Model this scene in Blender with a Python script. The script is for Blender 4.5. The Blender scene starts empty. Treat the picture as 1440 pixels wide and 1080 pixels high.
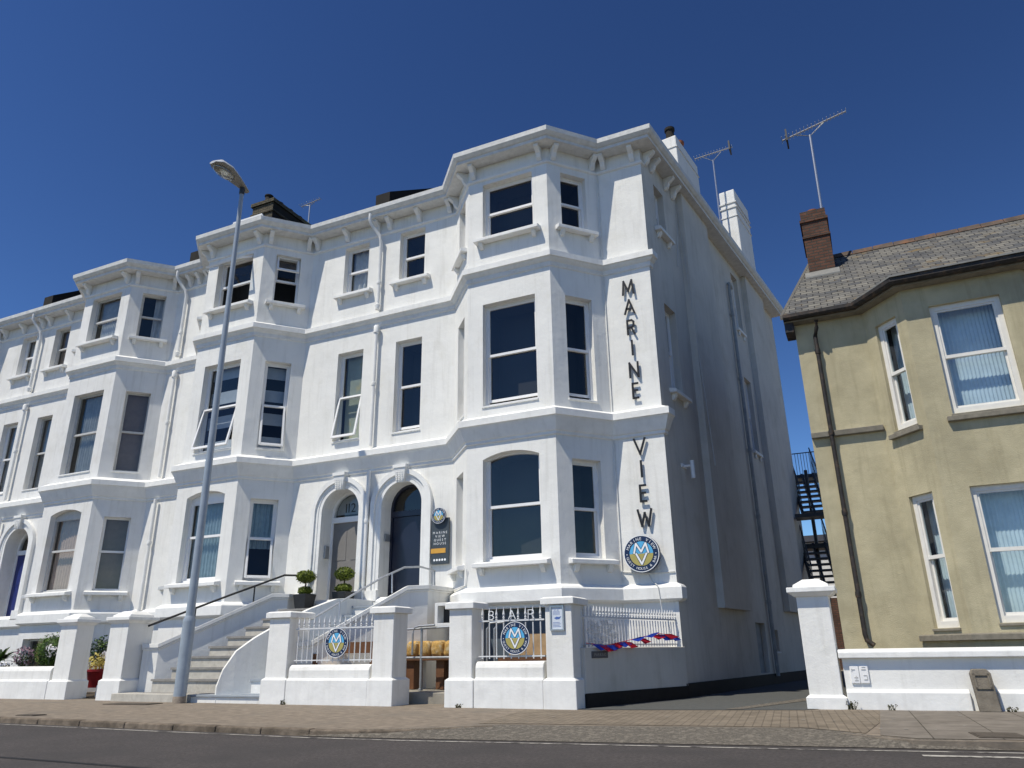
import bpy, bmesh, math, random
from mathutils import Vector, Matrix
random.seed(7)
S = bpy.context.scene
COL = S.collection
# ------------------------------------------------------------------ camera
cam = bpy.data.cameras.new('camera'); camo = bpy.data.objects.new('camera', cam); COL.objects.link(camo)
cam.sensor_width = 36; cam.lens = 26.035; cam.clip_start = .05; cam.clip_end = 3000
_pi, _ro, _ya = math.radians(19.936), math.radians(-.84), math.radians(24.801)
Fv = Vector((-math.sin(_ya)*math.cos(_pi), math.cos(_ya)*math.cos(_pi), math.sin(_pi)))
Rv = Vector((math.cos(_ya), math.sin(_ya), 0)); Uv = Rv.cross(Fv)
R2 = math.cos(_ro)*Rv+math.sin(_ro)*Uv; U2 = -math.sin(_ro)*Rv+math.cos(_ro)*Uv
camo.matrix_world = Matrix(((R2.x, U2.x, -Fv.x, 0), (R2.y, U2.y, -Fv.y, 0), (R2.z, U2.z, -Fv.z, .867), (0, 0, 0, 1)))
S.camera = camo
# ------------------------------------------------------------------ light
SUN = Vector((.55, 1, -2.0)).normalized()          # direction the sunlight travels
w = bpy.data.worlds.new('World'); S.world = w; w.use_nodes = True
wn = w.node_tree.nodes; wl = w.node_tree.links
sky = wn.new('ShaderNodeTexSky'); sky.sky_type = 'NISHITA'; sky.sun_disc = False
sky.sun_elevation = math.radians(60.3); sky.sun_rotation = math.atan2(-SUN.x, -SUN.y)
sky.air_density = 1.0; sky.dust_density = 0.0; sky.ozone_density = 4.0; sky.altitude = 0
sc_ = wn.new('ShaderNodeVectorMath'); sc_.operation = 'SCALE'; sc_.inputs['Scale'].default_value = .54
gm_ = wn.new('ShaderNodeGamma'); gm_.inputs['Gamma'].default_value = 1.65
wl.new(sky.outputs[0], sc_.inputs[0]); wl.new(sc_.outputs[0], gm_.inputs[0])
wl.new(gm_.outputs[0], wn['Background'].inputs[0]); wn['Background'].inputs[1].default_value = .1
sl = bpy.data.lights.new('sun', 'SUN'); sl.energy = 4.6; sl.angle = math.radians(.5); sl.color = (1, .935, .80)
so = bpy.data.objects.new('sun', sl); COL.objects.link(so); so.rotation_euler = SUN.to_track_quat('-Z', 'Y').to_euler(); so.location = (-20, -40, 80)
S.view_settings.view_transform = 'Standard'; S.view_settings.look = 'None'
S.view_settings.exposure = .05; S.view_settings.gamma = 1; S.view_settings.use_curve_mapping = False
S.render.engine = 'CYCLES'
S.render.resolution_x = 1024; S.render.resolution_y = 768


# ------------------------------------------------------------------ materials
def mat(name, col, rough=.7, var=.1, vs=3.0, bump=.0, bs=40., streak=0., spec=.3, metal=0., col2=None, c2s=1.5, c2lo=.5, c2hi=.7):
    m = bpy.data.materials.new(name); m.use_nodes = True
    N = m.node_tree.nodes; L = m.node_tree.links; b = N['Principled BSDF']
    b.inputs['Roughness'].default_value = rough; b.inputs['Metallic'].default_value = metal
    b.inputs['Specular IOR Level'].default_value = spec
    g = N.new('ShaderNodeNewGeometry'); pos = g.outputs['Position']

    def noise(scale, detail=4, vec=pos, rg=.6):
        n = N.new('ShaderNodeTexNoise'); n.inputs['Scale'].default_value = scale; n.inputs['Detail'].default_value = detail
        n.inputs['Roughness'].default_value = rg; L.new(vec, n.inputs['Vector']); return n.outputs['Fac']

    def ramp(f, a, c):
        r = N.new('ShaderNodeMapRange'); r.inputs[1].default_value = a; r.inputs[2].default_value = c; L.new(f, r.inputs[0]); return r.outputs[0]

    def mix(f, a, c, mode='MIX'):
        x = N.new('ShaderNodeMix'); x.data_type = 'RGBA'; x.blend_type = mode
        for s_, v in ((0, f), (6, a), (7, c)):
            if hasattr(v, 'default_value'): L.new(v, x.inputs[s_])
            else: x.inputs[s_].default_value = v
        return x.outputs[2]
    c = (*col, 1)
    dk = tuple(v*(1-var) for v in col)+(1,); lt = tuple(min(1, v*(1+var*.6)) for v in col)+(1,)
    out = mix(ramp(noise(vs), .3, .7), dk, lt) if var else None
    if col2 is not None:
        f = ramp(noise(c2s, 6), c2lo, c2hi); out = mix(f, out if out is not None else c, (*col2, 1))
    if streak:
        mp = N.new('ShaderNodeMapping'); mp.inputs['Scale'].default_value = (7, 7, .55); L.new(pos, mp.inputs[0])
        f = ramp(noise(1.0, 5, mp.outputs[0]), .52, .85)
        mu = N.new('ShaderNodeMath'); mu.operation = 'MULTIPLY'; L.new(f, mu.inputs[0]); mu.inputs[1].default_value = streak
        out = mix(mu.outputs[0], out, (col[0]*.45, col[1]*.43, col[2]*.38, 1))
    if out is not None: L.new(out, b.inputs['Base Color'])
    else: b.inputs['Base Color'].default_value = c
    if bump:
        bn = N.new('ShaderNodeBump'); bn.inputs['Strength'].default_value = bump; bn.inputs['Distance'].default_value = .02
        L.new(noise(bs, 5), bn.inputs['Height']); L.new(bn.outputs[0], b.inputs['Normal'])
        if streak:
            b2 = N.new('ShaderNodeBump'); b2.inputs['Strength'].default_value = .5; b2.inputs['Distance'].default_value = .03
            L.new(noise(2.2, 3), b2.inputs['Height']); L.new(b2.outputs[0], bn.inputs['Normal'])
    return m


def brickmat(name, c1, c2, mortar, sx, bw, bh, coords, rough=.85, col3=None, ms=.012, bump=.4):
    """coords: ('x','z') style pair chosen from position axes, or tuples of weights"""
    m = bpy.data.materials.new(name); m.use_nodes = True
    N = m.node_tree.nodes; L = m.node_tree.links; b = N['Principled BSDF']; b.inputs['Roughness'].default_value = rough
    b.inputs['Specular IOR Level'].default_value = .25
    g = N.new('ShaderNodeNewGeometry')

    def dot(wt):
        d = N.new('ShaderNodeVectorMath'); d.operation = 'DOT_PRODUCT'; d.inputs[1].default_value = wt; L.new(g.outputs['Position'], d.inputs[0]); return d.outputs['Value']
    cb = N.new('ShaderNodeCombineXYZ'); L.new(dot(coords[0]), cb.inputs[0]); L.new(dot(coords[1]), cb.inputs[1])
    t = N.new('ShaderNodeTexBrick'); L.new(cb.outputs[0], t.inputs['Vector']); t.inputs['Scale'].default_value = sx
    t.inputs['Brick Width'].default_value = bw; t.inputs['Row Height'].default_value = bh; t.inputs['Mortar Size'].default_value = ms
    t.inputs['Color1'].default_value = (*c1, 1); t.inputs['Color2'].default_value = (*c2, 1); t.inputs['Mortar'].default_value = (*mortar, 1)
    t.inputs['Bias'].default_value = -.1
    out = t.outputs['Color']

    def noise(scale, lo, hi):
        n = N.new('ShaderNodeTexNoise'); n.inputs['Scale'].default_value = scale; n.inputs['Detail'].default_value = 6; n.inputs['Roughness'].default_value = .65; L.new(g.outputs['Position'], n.inputs['Vector'])
        r = N.new('ShaderNodeMapRange'); r.inputs[1].default_value = lo; r.inputs[2].default_value = hi; L.new(n.outputs['Fac'], r.inputs[0]); return r.outputs[0]

    def mix(f, a, c, mode):
        x = N.new('ShaderNodeMix'); x.data_type = 'RGBA'; x.blend_type = mode; L.new(f, x.inputs[0]); L.new(a, x.inputs[6]); x.inputs[7].default_value = c; return x.outputs[2]
    out = mix(noise(3., .35, .75), out, (.55, .55, .55, 1), 'MULTIPLY')
    if col3: out = mix(noise(1.9, .57, .72), out, (*col3, 1), 'MIX')
    L.new(out, b.inputs['Base Color'])
    bn = N.new('ShaderNodeBump'); bn.inputs['Strength'].default_value = bump; bn.inputs['Distance'].default_value = .02; bn.invert = True
    L.new(t.outputs['Fac'], bn.inputs['Height']); L.new(bn.outputs[0], b.inputs['Normal'])
    return m


def glassmat(name, tint=(.55, .62, .66), base=.05, k=1.0, gcol=(1, 1, 1)):
    m = bpy.data.materials.new(name); m.use_nodes = True
    N = m.node_tree.nodes; L = m.node_tree.links; N.clear()
    o = N.new('ShaderNodeOutputMaterial'); mx = N.new('ShaderNodeMixShader'); tr = N.new('ShaderNodeBsdfTransparent'); gl = N.new('ShaderNodeBsdfGlossy')
    tr.inputs[0].default_value = (*tint, 1); gl.inputs['Roughness'].default_value = .015; gl.inputs[0].default_value = (*gcol, 1)
    fr = N.new('ShaderNodeLayerWeight'); fr.inputs[0].default_value = .5
    pw = N.new('ShaderNodeMath'); pw.operation = 'POWER'; L.new(fr.outputs['Facing'], pw.inputs[0]); pw.inputs[1].default_value = 4.0
    a = N.new('ShaderNodeMath'); a.operation = 'MULTIPLY_ADD'; L.new(pw.outputs[0], a.inputs[0]); a.inputs[1].default_value = k; a.inputs[2].default_value = base; a.use_clamp = True
    nz = N.new('ShaderNodeTexNoise'); nz.inputs['Scale'].default_value = 1.3; g = N.new('ShaderNodeNewGeometry'); L.new(g.outputs['Position'], nz.inputs['Vector'])
    bn = N.new('ShaderNodeBump'); bn.inputs['Strength'].default_value = .06; bn.inputs['Distance'].default_value = .1; L.new(nz.outputs['Fac'], bn.inputs['Height']); L.new(bn.outputs[0], gl.inputs['Normal'])
    L.new(a.outputs[0], mx.inputs[0]); L.new(tr.outputs[0], mx.inputs[1]); L.new(gl.outputs[0], mx.inputs[2]); L.new(mx.outputs[0], o.inputs[0])
    return m


M = {}
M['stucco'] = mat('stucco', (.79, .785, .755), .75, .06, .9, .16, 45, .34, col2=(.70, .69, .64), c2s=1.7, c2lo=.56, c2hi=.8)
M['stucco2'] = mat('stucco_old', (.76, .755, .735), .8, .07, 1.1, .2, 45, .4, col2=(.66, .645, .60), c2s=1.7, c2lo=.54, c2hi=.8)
M['sidewall'] = mat('shade_toned_side_wall', (.60, .575, .525), .85, .1, .8, .2, 45, .35, col2=(.48, .455, .40), c2s=1.2, c2lo=.52, c2hi=.8)  # stucco colour dulled and warmed to carry the side wall's shade; streaks as on stucco
M['trim'] = mat('stucco_trim', (.80, .80, .78), .7, .07, 3, .14, 40, .25)
M['gutter'] = mat('gutter_paint', (.68, .68, .66), .6, .14, 6, .03, 30, .2)
M['white'] = mat('white_paint', (.82, .82, .82), .45, .03, 5, 0)
M['oldwhite'] = mat('aged_white_paint', (.55, .55, .54), .6, .12, 9, .05, 60)
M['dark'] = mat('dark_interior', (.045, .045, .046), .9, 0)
M['glass'] = glassmat('window_glass', (.80, .83, .84), .062, .8, (1, .94, .84))
M['glass2'] = glassmat('window_glass_bright', (.80, .90, .95), .09, .9, (1, .97, .9))
M['curtain'] = mat('net_curtain', (.62, .64, .66), .9, .12, 8, .1, 30)
M['bluecurtain'] = mat('blue_curtain', (.30, .40, .47), .9, .15, 8)
M['net2'] = mat('pale_net', (.66, .69, .70), .9, .12, 6)
M['tealnet'] = mat('teal_net', (.34, .44, .50), .9, .12, 6)
M['drape'] = mat('grey_drape', (.34, .36, .37), .9, .2, 5)
M['greenblind'] = mat('green_blind', (.36, .40, .33), .9, .2, 2, col2=(.5, .42, .2), c2s=2.2, c2lo=.55, c2hi=.75)
M['brownblind'] = mat('brown_blind', (.27, .205, .175), .9, .12, 6)
M['tanblind'] = mat('tan_blind', (.56, .42, .35), .9, .12, 6)
M['stripe'] = mat('pale_blind', (.42, .47, .53), .9, .08, 6)
M['black'] = mat('black_paint', (.018, .018, .02), .45, .2, 20)
M['bitumen'] = mat('bitumen_paint', (.012, .012, .013), .7, .3, 6, .1, 30)
M['iron'] = mat('dark_iron', (.035, .037, .042), .5, .2, 20, 0, spec=.5)
M['galv'] = mat('galvanised_steel', (.42, .44, .46), .4, .15, 14, 0, metal=.6)
M['lampgrey'] = mat('lamp_column_paint', (.31, .36, .42), .38, .08, 5, .02, 50, .15, spec=.5)
M['rust'] = mat('rusty_base', (.30, .25, .2), .9, .3, 14)
M['lens'] = glassmat('lamp_lens', (.8, .8, .75), .12, 1.0)
M['lampunder'] = mat('lamp_underside', (.20, .19, .17), .45, .15, 8)
M['lamptop'] = mat('lamp_canopy', (.58, .60, .62), .4, .06, 6)
M['railwhite'] = mat('white_railing_paint', (.66, .67, .68), .5, .08, 12)
M['stone'] = mat('step_stone', (.50, .475, .42), .85, .18, 5, .2, 40, .15, col2=(.34, .31, .26), c2s=4, c2lo=.55, c2hi=.75)
M['tread'] = mat('step_tread_stone', (.27, .26, .245), .85, .2, 6, .2, 40)
M['bluetread'] = mat('blue_grey_step_paint', (.30, .335, .375), .7, .12, 6, .1, 40)
M['doorgrey'] = mat('grey_door', (.20, .19, .18), .5, .06, 3)
M['navy'] = mat('navy_door', (.012, .016, .035), .3, .1, 3, spec=.5)
M['bluedoor'] = mat('blue_door', (.018, .03, .16), .35, .1, 4, spec=.5)
M['navysign'] = mat('navy_sign', (.012, .03, .085), .45, .08, 8)
M['skyblue'] = mat('sign_blue', (.10, .42, .72), .5, .05, 5)
M['sand'] = mat('sign_sand', (.42, .37, .12), .5, .08, 5)
M['signwhite'] = mat('sign_white', (.82, .84, .86), .5, .02, 5)
M['slateblue'] = mat('slate_blue_paint', (.085, .11, .135), .5, .15, 4)
M['slategrey'] = mat('sign_board_grey', (.055, .07, .085), .5, .08, 6)
M['gold'] = mat('sign_gold', (.62, .33, .06), .5, .1, 8)
M['letter'] = mat('letter_black', (.02, .02, .022), .4, .1, 9)
M['leaf'] = mat('box_leaf', (.13, .165, .02), .6, .45, 14, spec=.2)
M['leafdark'] = mat('dark_leaf', (.022, .045, .012), .55, .4, 12)
M['leafbush'] = mat('bush_leaf', (.075, .14, .018), .6, .4, 10)
M['flowerw'] = mat('white_flower', (.8, .78, .8), .7, .1, 20)
M['flowerp'] = mat('mauve_flower', (.32, .2, .25), .7, .3, 20)
M['flowery'] = mat('yellow_leaf', (.50, .42, .12), .7, .3, 14)
M['redpot'] = mat('red_pot', (.22, .012, .018), .5, .2, 8)
M['planter'] = mat('planter_black', (.03, .032, .035), .5, .2, 8)
M['weed'] = mat('dry_weed', (.07, .07, .03), .8, .4, 30)
M['bark'] = mat('stem_bark', (.10, .07, .045), .9, .3, 20)
M['soil'] = mat('soil', (.06, .045, .03), .95, .3, 20)
M['wood'] = mat('brown_timber', (.14, .065, .032), .6, .3, 4, .2, 30)
M['paletimber'] = mat('pale_timber', (.42, .29, .16), .7, .25, 6, .2, 30)
M['yellow'] = mat('mustard_fabric', (.50, .31, .10), .95, .35, 22, .6, 60, col2=(.55, .45, .28), c2s=9, c2lo=.5, c2hi=.65)
M['bin'] = mat('weathered_box', (.72, .72, .7), .6, .06, 6)
M['render'] = mat('beige_render', (.465, .415, .275), .92, .2, 1.3, .35, 60, .5, col2=(.35, .31, .20), c2s=1.5, c2lo=.5, c2hi=.8)
M['sillstone'] = mat('weathered_sill', (.22, .20, .16), .9, .25, 8, .2, 50)
M['frame2'] = mat('cream_window_frame', (.74, .72, .67), .5, .06, 8)
M['blackgut'] = mat('cast_iron_gutter', (.03, .027, .025), .55, .4, 12, .1, 40, col2=(.09, .06, .04), c2s=8)
M['lead'] = mat('lead_flashing', (.21, .21, .20), .6, .15, 8)
M['slate'] = brickmat('slate_roof', (.20, .19, .165), (.075, .08, .09), (.03, .03, .03), 1, .24, .15, ((1, 0, 0), (0, .75, .66)), .8, (.165, .115, .05), .010, .7)
M['slateedge'] = mat('slate_edge', (.12, .115, .105), .85, .3, 9, .2, 30)
M['darkslate'] = mat('dark_slate', (.035, .035, .038), .8, .3, 6, .2, 20)
M['brick'] = brickmat('old_brick', (.16, .075, .05), (.10, .05, .035), (.07, .06, .05), 1, .22, .075, ((1, .9, 0), (0, 0, 1)), .9)
M['bouncebrick'] = brickmat('bounce_cutting_brick', (.07, .042, .03), (.05, .032, .025), (.05, .045, .04), 1, .22, .075, ((1, .9, 0), (0, 0, 1)), .9)  # brick made very dark to cut bounce light onto the terrace side wall
M['tarredbrick'] = brickmat('sooty_brick', (.15, .125, .085), (.09, .08, .055), (.03, .03, .025), 1, .22, .075, ((1, .9, 0), (0, 0, 1)), .9, (.16, .15, .07))
M['sootblack'] = mat('tarred_side', (.02, .018, .016), .9, .3, 5)
M['pot'] = mat('chimney_pot_clay', (.28, .10, .05), .8, .3, 9)
M['ridge'] = mat('ridge_tile', (.10, .075, .06), .85, .35, 5, .2, 30, col2=(.19, .09, .045), c2s=2.5)
M['asphalt'] = mat('road_asphalt', (.072, .064, .062), .9, .45, 30, .6, 70, col2=(.05, .046, .045), c2s=1.1, c2lo=.42, c2hi=.72)
M['tarmac'] = mat('crossover_tarmac', (.125, .112, .094), .95, .5, 45, .6, 60, col2=(.19, .17, .14), c2s=16, c2lo=.5, c2hi=.62)
M['drive'] = mat('drive_tarmac', (.085, .088, .085), .95, .15, 9, .3, 110)
M['concrete'] = mat('pavement_concrete', (.22, .183, .143), .95, .35, 6, .3, 60, col2=(.16, .14, .115), c2s=.9, c2lo=.52, c2hi=.72)
M['slab'] = brickmat('paving_slab', (.225, .20, .17), (.195, .172, .145), (.08, .07, .055), 1, .9, .62, ((-.22, 1, 0), (1, .03, 0)), .95, (.15, .13, .105), .007, .3)
M['paver'] = brickmat('brick_paver', (.235, .195, .148), (.21, .175, .132), (.15, .125, .095), 1, .21, .105, ((-.1, 1, 0), (1, .1, 0)), .95, (.19, .165, .13), .008, .3)
M['kerb'] = mat('kerb_concrete', (.18, .145, .11), .95, .45, 7, .6, 40, col2=(.085, .068, .05), c2s=3, c2lo=.5, c2hi=.7)
M['linepaint'] = mat('worn_line_paint', (.42, .40, .36), .9, .2, 20, col2=(.09, .085, .08), c2s=7, c2lo=.46, c2hi=.6)
M['ironcover'] = mat('cast_iron_cover', (.09, .075, .06), .8, .3, 14, .4, 60)
M['patio'] = mat('patio_flag', (.30, .28, .24), .9, .2, 3, .2, 40)
M['plaquegrey'] = mat('cast_plaque', (.10, .10, .11), .5, .1, 9)
M['red'] = mat('bunting_red', (.55, .012, .03), .7, .1, 9)
M['blue'] = mat('bunting_blue', (.02, .055, .42), .7, .1, 9)
M['concmark'] = mat('marker_concrete', (.20, .175, .14), .95, .3, 7, .4, 50)
M['alu'] = mat('aluminium', (.5, .5, .5), .35, .1, 20, metal=.8)
M['poster'] = mat('poster_paper', (.62, .68, .76), .4, .06, 20)
M['posterblue'] = mat('poster_blue', (.09, .16, .42), .4, .1, 20)
M['sheet'] = None
M['field'] = mat('far_ground', (.12, .12, .10), .95, .2, .3)
def _plastic():
    m = bpy.data.materials.new('clear_plastic'); m.use_nodes = True; N = m.node_tree.nodes; L = m.node_tree.links; N.clear()
    o = N.new('ShaderNodeOutputMaterial'); t = N.new('ShaderNodeBsdfTransparent'); d = N.new('ShaderNodeBsdfPrincipled'); x = N.new('ShaderNodeMixShader')
    d.inputs['Base Color'].default_value = (.5, .52, .55, 1); d.inputs['Roughness'].default_value = .25; x.inputs[0].default_value = .45
    L.new(t.outputs[0], x.inputs[1]); L.new(d.outputs[0], x.inputs[2]); L.new(x.outputs[0], o.inputs[0]); return m
M['sheet'] = _plastic()


# ------------------------------------------------------------------ mesh helpers
class Fr:
    """vertical plane frame: u along d, n outwards, z up"""
    def __init__(s, o, d):
        l = math.hypot(*d); s.o = o; s.d = (d[0]/l, d[1]/l); s.n = (s.d[1], -s.d[0])

    def p(s, u, n, z): return (s.o[0]+s.d[0]*u+s.n[0]*n, s.o[1]+s.d[1]*u+s.n[1]*n, z)


class MB:
    def __init__(s): s.v = []; s.f = []; s.m = []

    def poly(s, pts, m=0):
        i = len(s.v); s.v += [tuple(p) for p in pts]; s.f.append(tuple(range(i, i+len(pts)))); s.m.append(m)

    def hexa(s, b, t, m=0):                       # bottom ring, top ring (same order)
        n = len(b); i = len(s.v); s.v += [tuple(p) for p in b]+[tuple(p) for p in t]
        fs = [tuple(range(i, i+n))[::-1], tuple(range(i+n, i+2*n))]+[(i+k, i+(k+1) % n, i+n+(k+1) % n, i+n+k) for k in range(n)]
        s.f += fs; s.m += [m]*len(fs)

    def box(s, x0, x1, y0, y1, z0, z1, m=0):
        r = [(x0, y0), (x1, y0), (x1, y1), (x0, y1)]
        s.hexa([(x, y, z0) for x, y in r], [(x, y, z1) for x, y in r], m)

    def fbox(s, F, u0, u1, n0, n1, z0, z1, m=0):
        r = [(u0, n0), (u1, n0), (u1, n1), (u0, n1)]
        s.hexa([F.p(u, n, z0) for u, n in r], [F.p(u, n, z1) for u, n in r], m)

    def fprof(s, F, u0, u1, prof, m=0):           # (n,z) polygon extruded along u
        s.hexa([F.p(u0, n, z) for n, z in prof], [F.p(u1, n, z) for n, z in prof], m)

    def prism(s, xy, z0, z1, m=0):
        s.hexa([(x, y, z0) for x, y in xy], [(x, y, z1) for x, y in xy], m)

    def tube(s, pts, r, seg=8, m=0, cap=True):
        pts = [Vector(p) for p in pts]; rings = []
        rr = r if isinstance(r, (list, tuple)) else [r]*len(pts)
        for i, p in enumerate(pts):
            t = ((pts[i+1]-p).normalized() if i+1 < len(pts) else Vector((0, 0, 0)))+((p-pts[i-1]).normalized() if i else Vector((0, 0, 0)))
            t.normalize(); a = Vector((0, 0, 1)) if abs(t.z) < .9 else Vector((1, 0, 0))
            x = t.cross(a).normalized(); y = t.cross(x)
            b = len(s.v); rings.append(b)
            s.v += [tuple(p+(x*math.cos(k*2*math.pi/seg)+y*math.sin(k*2*math.pi/seg))*rr[i]) for k in range(seg)]
        for a, b in zip(rings, rings[1:]):
            for k in range(seg): s.f.append((a+k, a+(k+1) % seg, b+(k+1) % seg, b+k)); s.m.append(m)
        if cap:
            s.f.append(tuple(range(rings[0], rings[0]+seg))[::-1]); s.f.append(tuple(range(rings[-1], rings[-1]+seg))); s.m += [m, m]

    def lathe(s, c, prof, seg=12, m=0): s.tube([(c[0], c[1], z) for r, z in prof], [r for r, z in prof], seg, m)

    def sweep(s, path, prof, m=0, cap=True):
        """prof (offset outwards, z); outward = right of travel"""
        P = [Vector((x, y)) for x, y in path]; rings = []
        for i, p in enumerate(P):
            ns = []
            if i: d = (p-P[i-1]).normalized(); ns.append(Vector((d.y, -d.x)))
            if i+1 < len(P): d = (P[i+1]-p).normalized(); ns.append(Vector((d.y, -d.x)))
            n = ns[0] if len(ns) == 1 else (ns[0]+ns[1])/(1+ns[0].dot(ns[1]))
            rings.append(len(s.v)); s.v += [(p.x+n.x*o, p.y+n.y*o, z) for o, z in prof]
        k = len(prof)
        for a, b in zip(rings, rings[1:]):
            for j in range(k): s.f.append((a+j, a+(j+1) % k, b+(j+1) % k, b+j)); s.m.append(m)
        if cap:
            s.f.append(tuple(range(rings[0], rings[0]+k))[::-1]); s.f.append(tuple(range(rings[-1], rings[-1]+k))); s.m += [m, m]

    def ball(s, c, r, seg=12, rings=8, m=0):
        rx, ry, rz = r if isinstance(r, (list, tuple)) else (r, r, r); b = len(s.v)
        for i in range(rings+1):
            t = math.pi*i/rings
            for k in range(seg):
                a = 2*math.pi*k/seg; s.v.append((c[0]+rx*math.sin(t)*math.cos(a), c[1]+ry*math.sin(t)*math.sin(a), c[2]+rz*math.cos(t)))
        for i in range(rings):
            for k in range(seg):
                a = b+i*seg+k; a2 = b+i*seg+(k+1) % seg; s.f.append((a, a2, a2+seg, a+seg)); s.m.append(m)

    def leaves(s, c, r, n, size, shell=.75, m=0, asp=.55):
        for _ in range(n):
            d = Vector((random.gauss(0, 1), random.gauss(0, 1), random.gauss(0, 1))).normalized()
            k = shell+(1.06-shell)*random.random()**.6
            p = Vector((c[0]+d.x*r[0]*k, c[1]+d.y*r[1]*k, c[2]+d.z*r[2]*k))
            nn = (d+Vector((random.gauss(0, .6), random.gauss(0, .6), random.gauss(0, .6)))).normalized()
            a = nn.cross(Vector((random.random()-.5, random.random()-.5, random.random()-.5))).normalized(); b = nn.cross(a)
            L = size*(.6+.8*random.random())
            s.poly([p-a*L*.5, p+b*L*.5*asp, p+a*L*.5, p-b*L*.5*asp], m)

    def build(s, name, mats, parent=None, label=None, smooth=False, bev=0, merge=False, loc=None):
        me = bpy.data.meshes.new(name)
        o = bpy.data.objects.new(name, me); COL.objects.link(o)
        off = Vector((0, 0, 0))
        if parent is not None:
            o.parent = parent; q = parent
            while q is not None: off += q.location; q = q.parent
        elif loc is not None: o.location = loc; off = Vector(loc)
        me.from_pydata([(x-off.x, y-off.y, z-off.z) for x, y, z in s.v], [], s.f)
        for mm in (mats if isinstance(mats, (list, tuple)) else [mats]): me.materials.append(M[mm])
        me.polygons.foreach_set('material_index', s.m)
        if merge or bev or smooth:
            b = bmesh.new(); b.from_mesh(me); bmesh.ops.remove_doubles(b, verts=b.verts, dist=1e-5)
            bmesh.ops.recalc_face_normals(b, faces=b.faces); b.to_mesh(me); b.free()
        if smooth:
            me.polygons.foreach_set('use_smooth', [True]*len(me.polygons))
            md = o.modifiers.new('split', 'EDGE_SPLIT'); md.split_angle = math.radians(40)
        if bev:
            md = o.modifiers.new('bevel', 'BEVEL'); md.width = bev; md.segments = 2; md.limit_method = 'ANGLE'; md.angle_limit = math.radians(35); md.harden_normals = False
        me.update()
        if label: o['label'] = label
        return o


def tag(o, label, cat, group=None):
    o['label'] = label; o['category'] = cat
    if group: o['group'] = group
    return o


def thing(name, label, cat, loc, group=None):
    o = bpy.data.objects.new(name, None); COL.objects.link(o); o.location = loc; o.empty_display_size = .2
    return tag(o, label, cat, group)


def struct(o): o['kind'] = 'structure'; return o


_gl = {}


def glyph(ch):
    if ch in _gl: return _gl[ch]
    cu = bpy.data.curves.new('g', 'FONT'); cu.body = ch; cu.size = 1; cu.resolution_u = 3
    ob = bpy.data.objects.new('g', cu); COL.objects.link(ob); bpy.context.view_layer.update()
    me = ob.to_mesh(); vs = [(v.co.x, v.co.y) for v in me.vertices]; fs = [tuple(p.vertices) for p in me.polygons]
    ob.to_mesh_clear(); bpy.data.objects.remove(ob)
    xs = [v[0] for v in vs] or [0, .25]; _gl[ch] = (vs, fs, min(xs), max(xs)); return _gl[ch]


def text(mb, F, s, u, z, h, n, sp=1.12, m=0, bold=0):
    """one line centred at u; cap height h, baseline z"""
    k = h/.7; W = []
    for c in s: W.append(.28*k if c == ' ' else (glyph(c)[3]-glyph(c)[2])*k+.12*k*sp)
    x = u-sum(W)/2
    for c, wd in zip(s, W):
        if c != ' ':
            vs, fs, a, b = glyph(c); i = len(mb.v)
            mb.v += [F.p(x+.06*k*sp+(p-a)*k, n, z+q*k) for p, q in vs]; mb.f += [tuple(i+j for j in f) for f in fs]; mb.m += [m]*len(fs)
        x += wd


def arctext(mb, F, s, cu, cz, r, h, n, mid, span, top, m=0):
    """letters along a circle; mid angle (deg), span (deg)"""
    k = h/.7; N = len(s)
    for i, c in enumerate(s):
        if c == ' ': continue
        t = (i/(N-1)-.5)*span; a = math.radians(mid-t if top else mid+t)
        rot = a-math.pi/2 if top else a+math.pi/2
        vs, fs, x0, x1 = glyph(c); j = len(mb.v); rr = r if top else r+0
        for p, q in vs:
            px = (p-(x0+x1)/2)*k; pz = (q-.35)*k
            mb.v.append(F.p(cu+rr*math.cos(a)+px*math.cos(rot)-pz*math.sin(rot), n, cz+rr*math.sin(a)+px*math.sin(rot)+pz*math.cos(rot)))
        mb.f += [tuple(j+q for q in f) for f in fs]; mb.m += [m]*len(fs)


def arc_pts(u0, u1, zs, rise, k=12):
    """points from (u1,zs) over the crown to (u0,zs)"""
    hw = (u1-u0)/2; c = (u0+u1)/2
    if rise >= hw*.98: return [(c+hw*math.cos(math.pi*i/k), zs+rise*math.sin(math.pi*i/k)) for i in range(k+1)]
    R = (hw*hw+rise*rise)/(2*rise); a = math.asin(hw/R)
    return [(c+R*math.sin(a-2*a*i/k), zs+rise-R+R*math.cos(a-2*a*i/k)) for i in range(k+1)]


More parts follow.
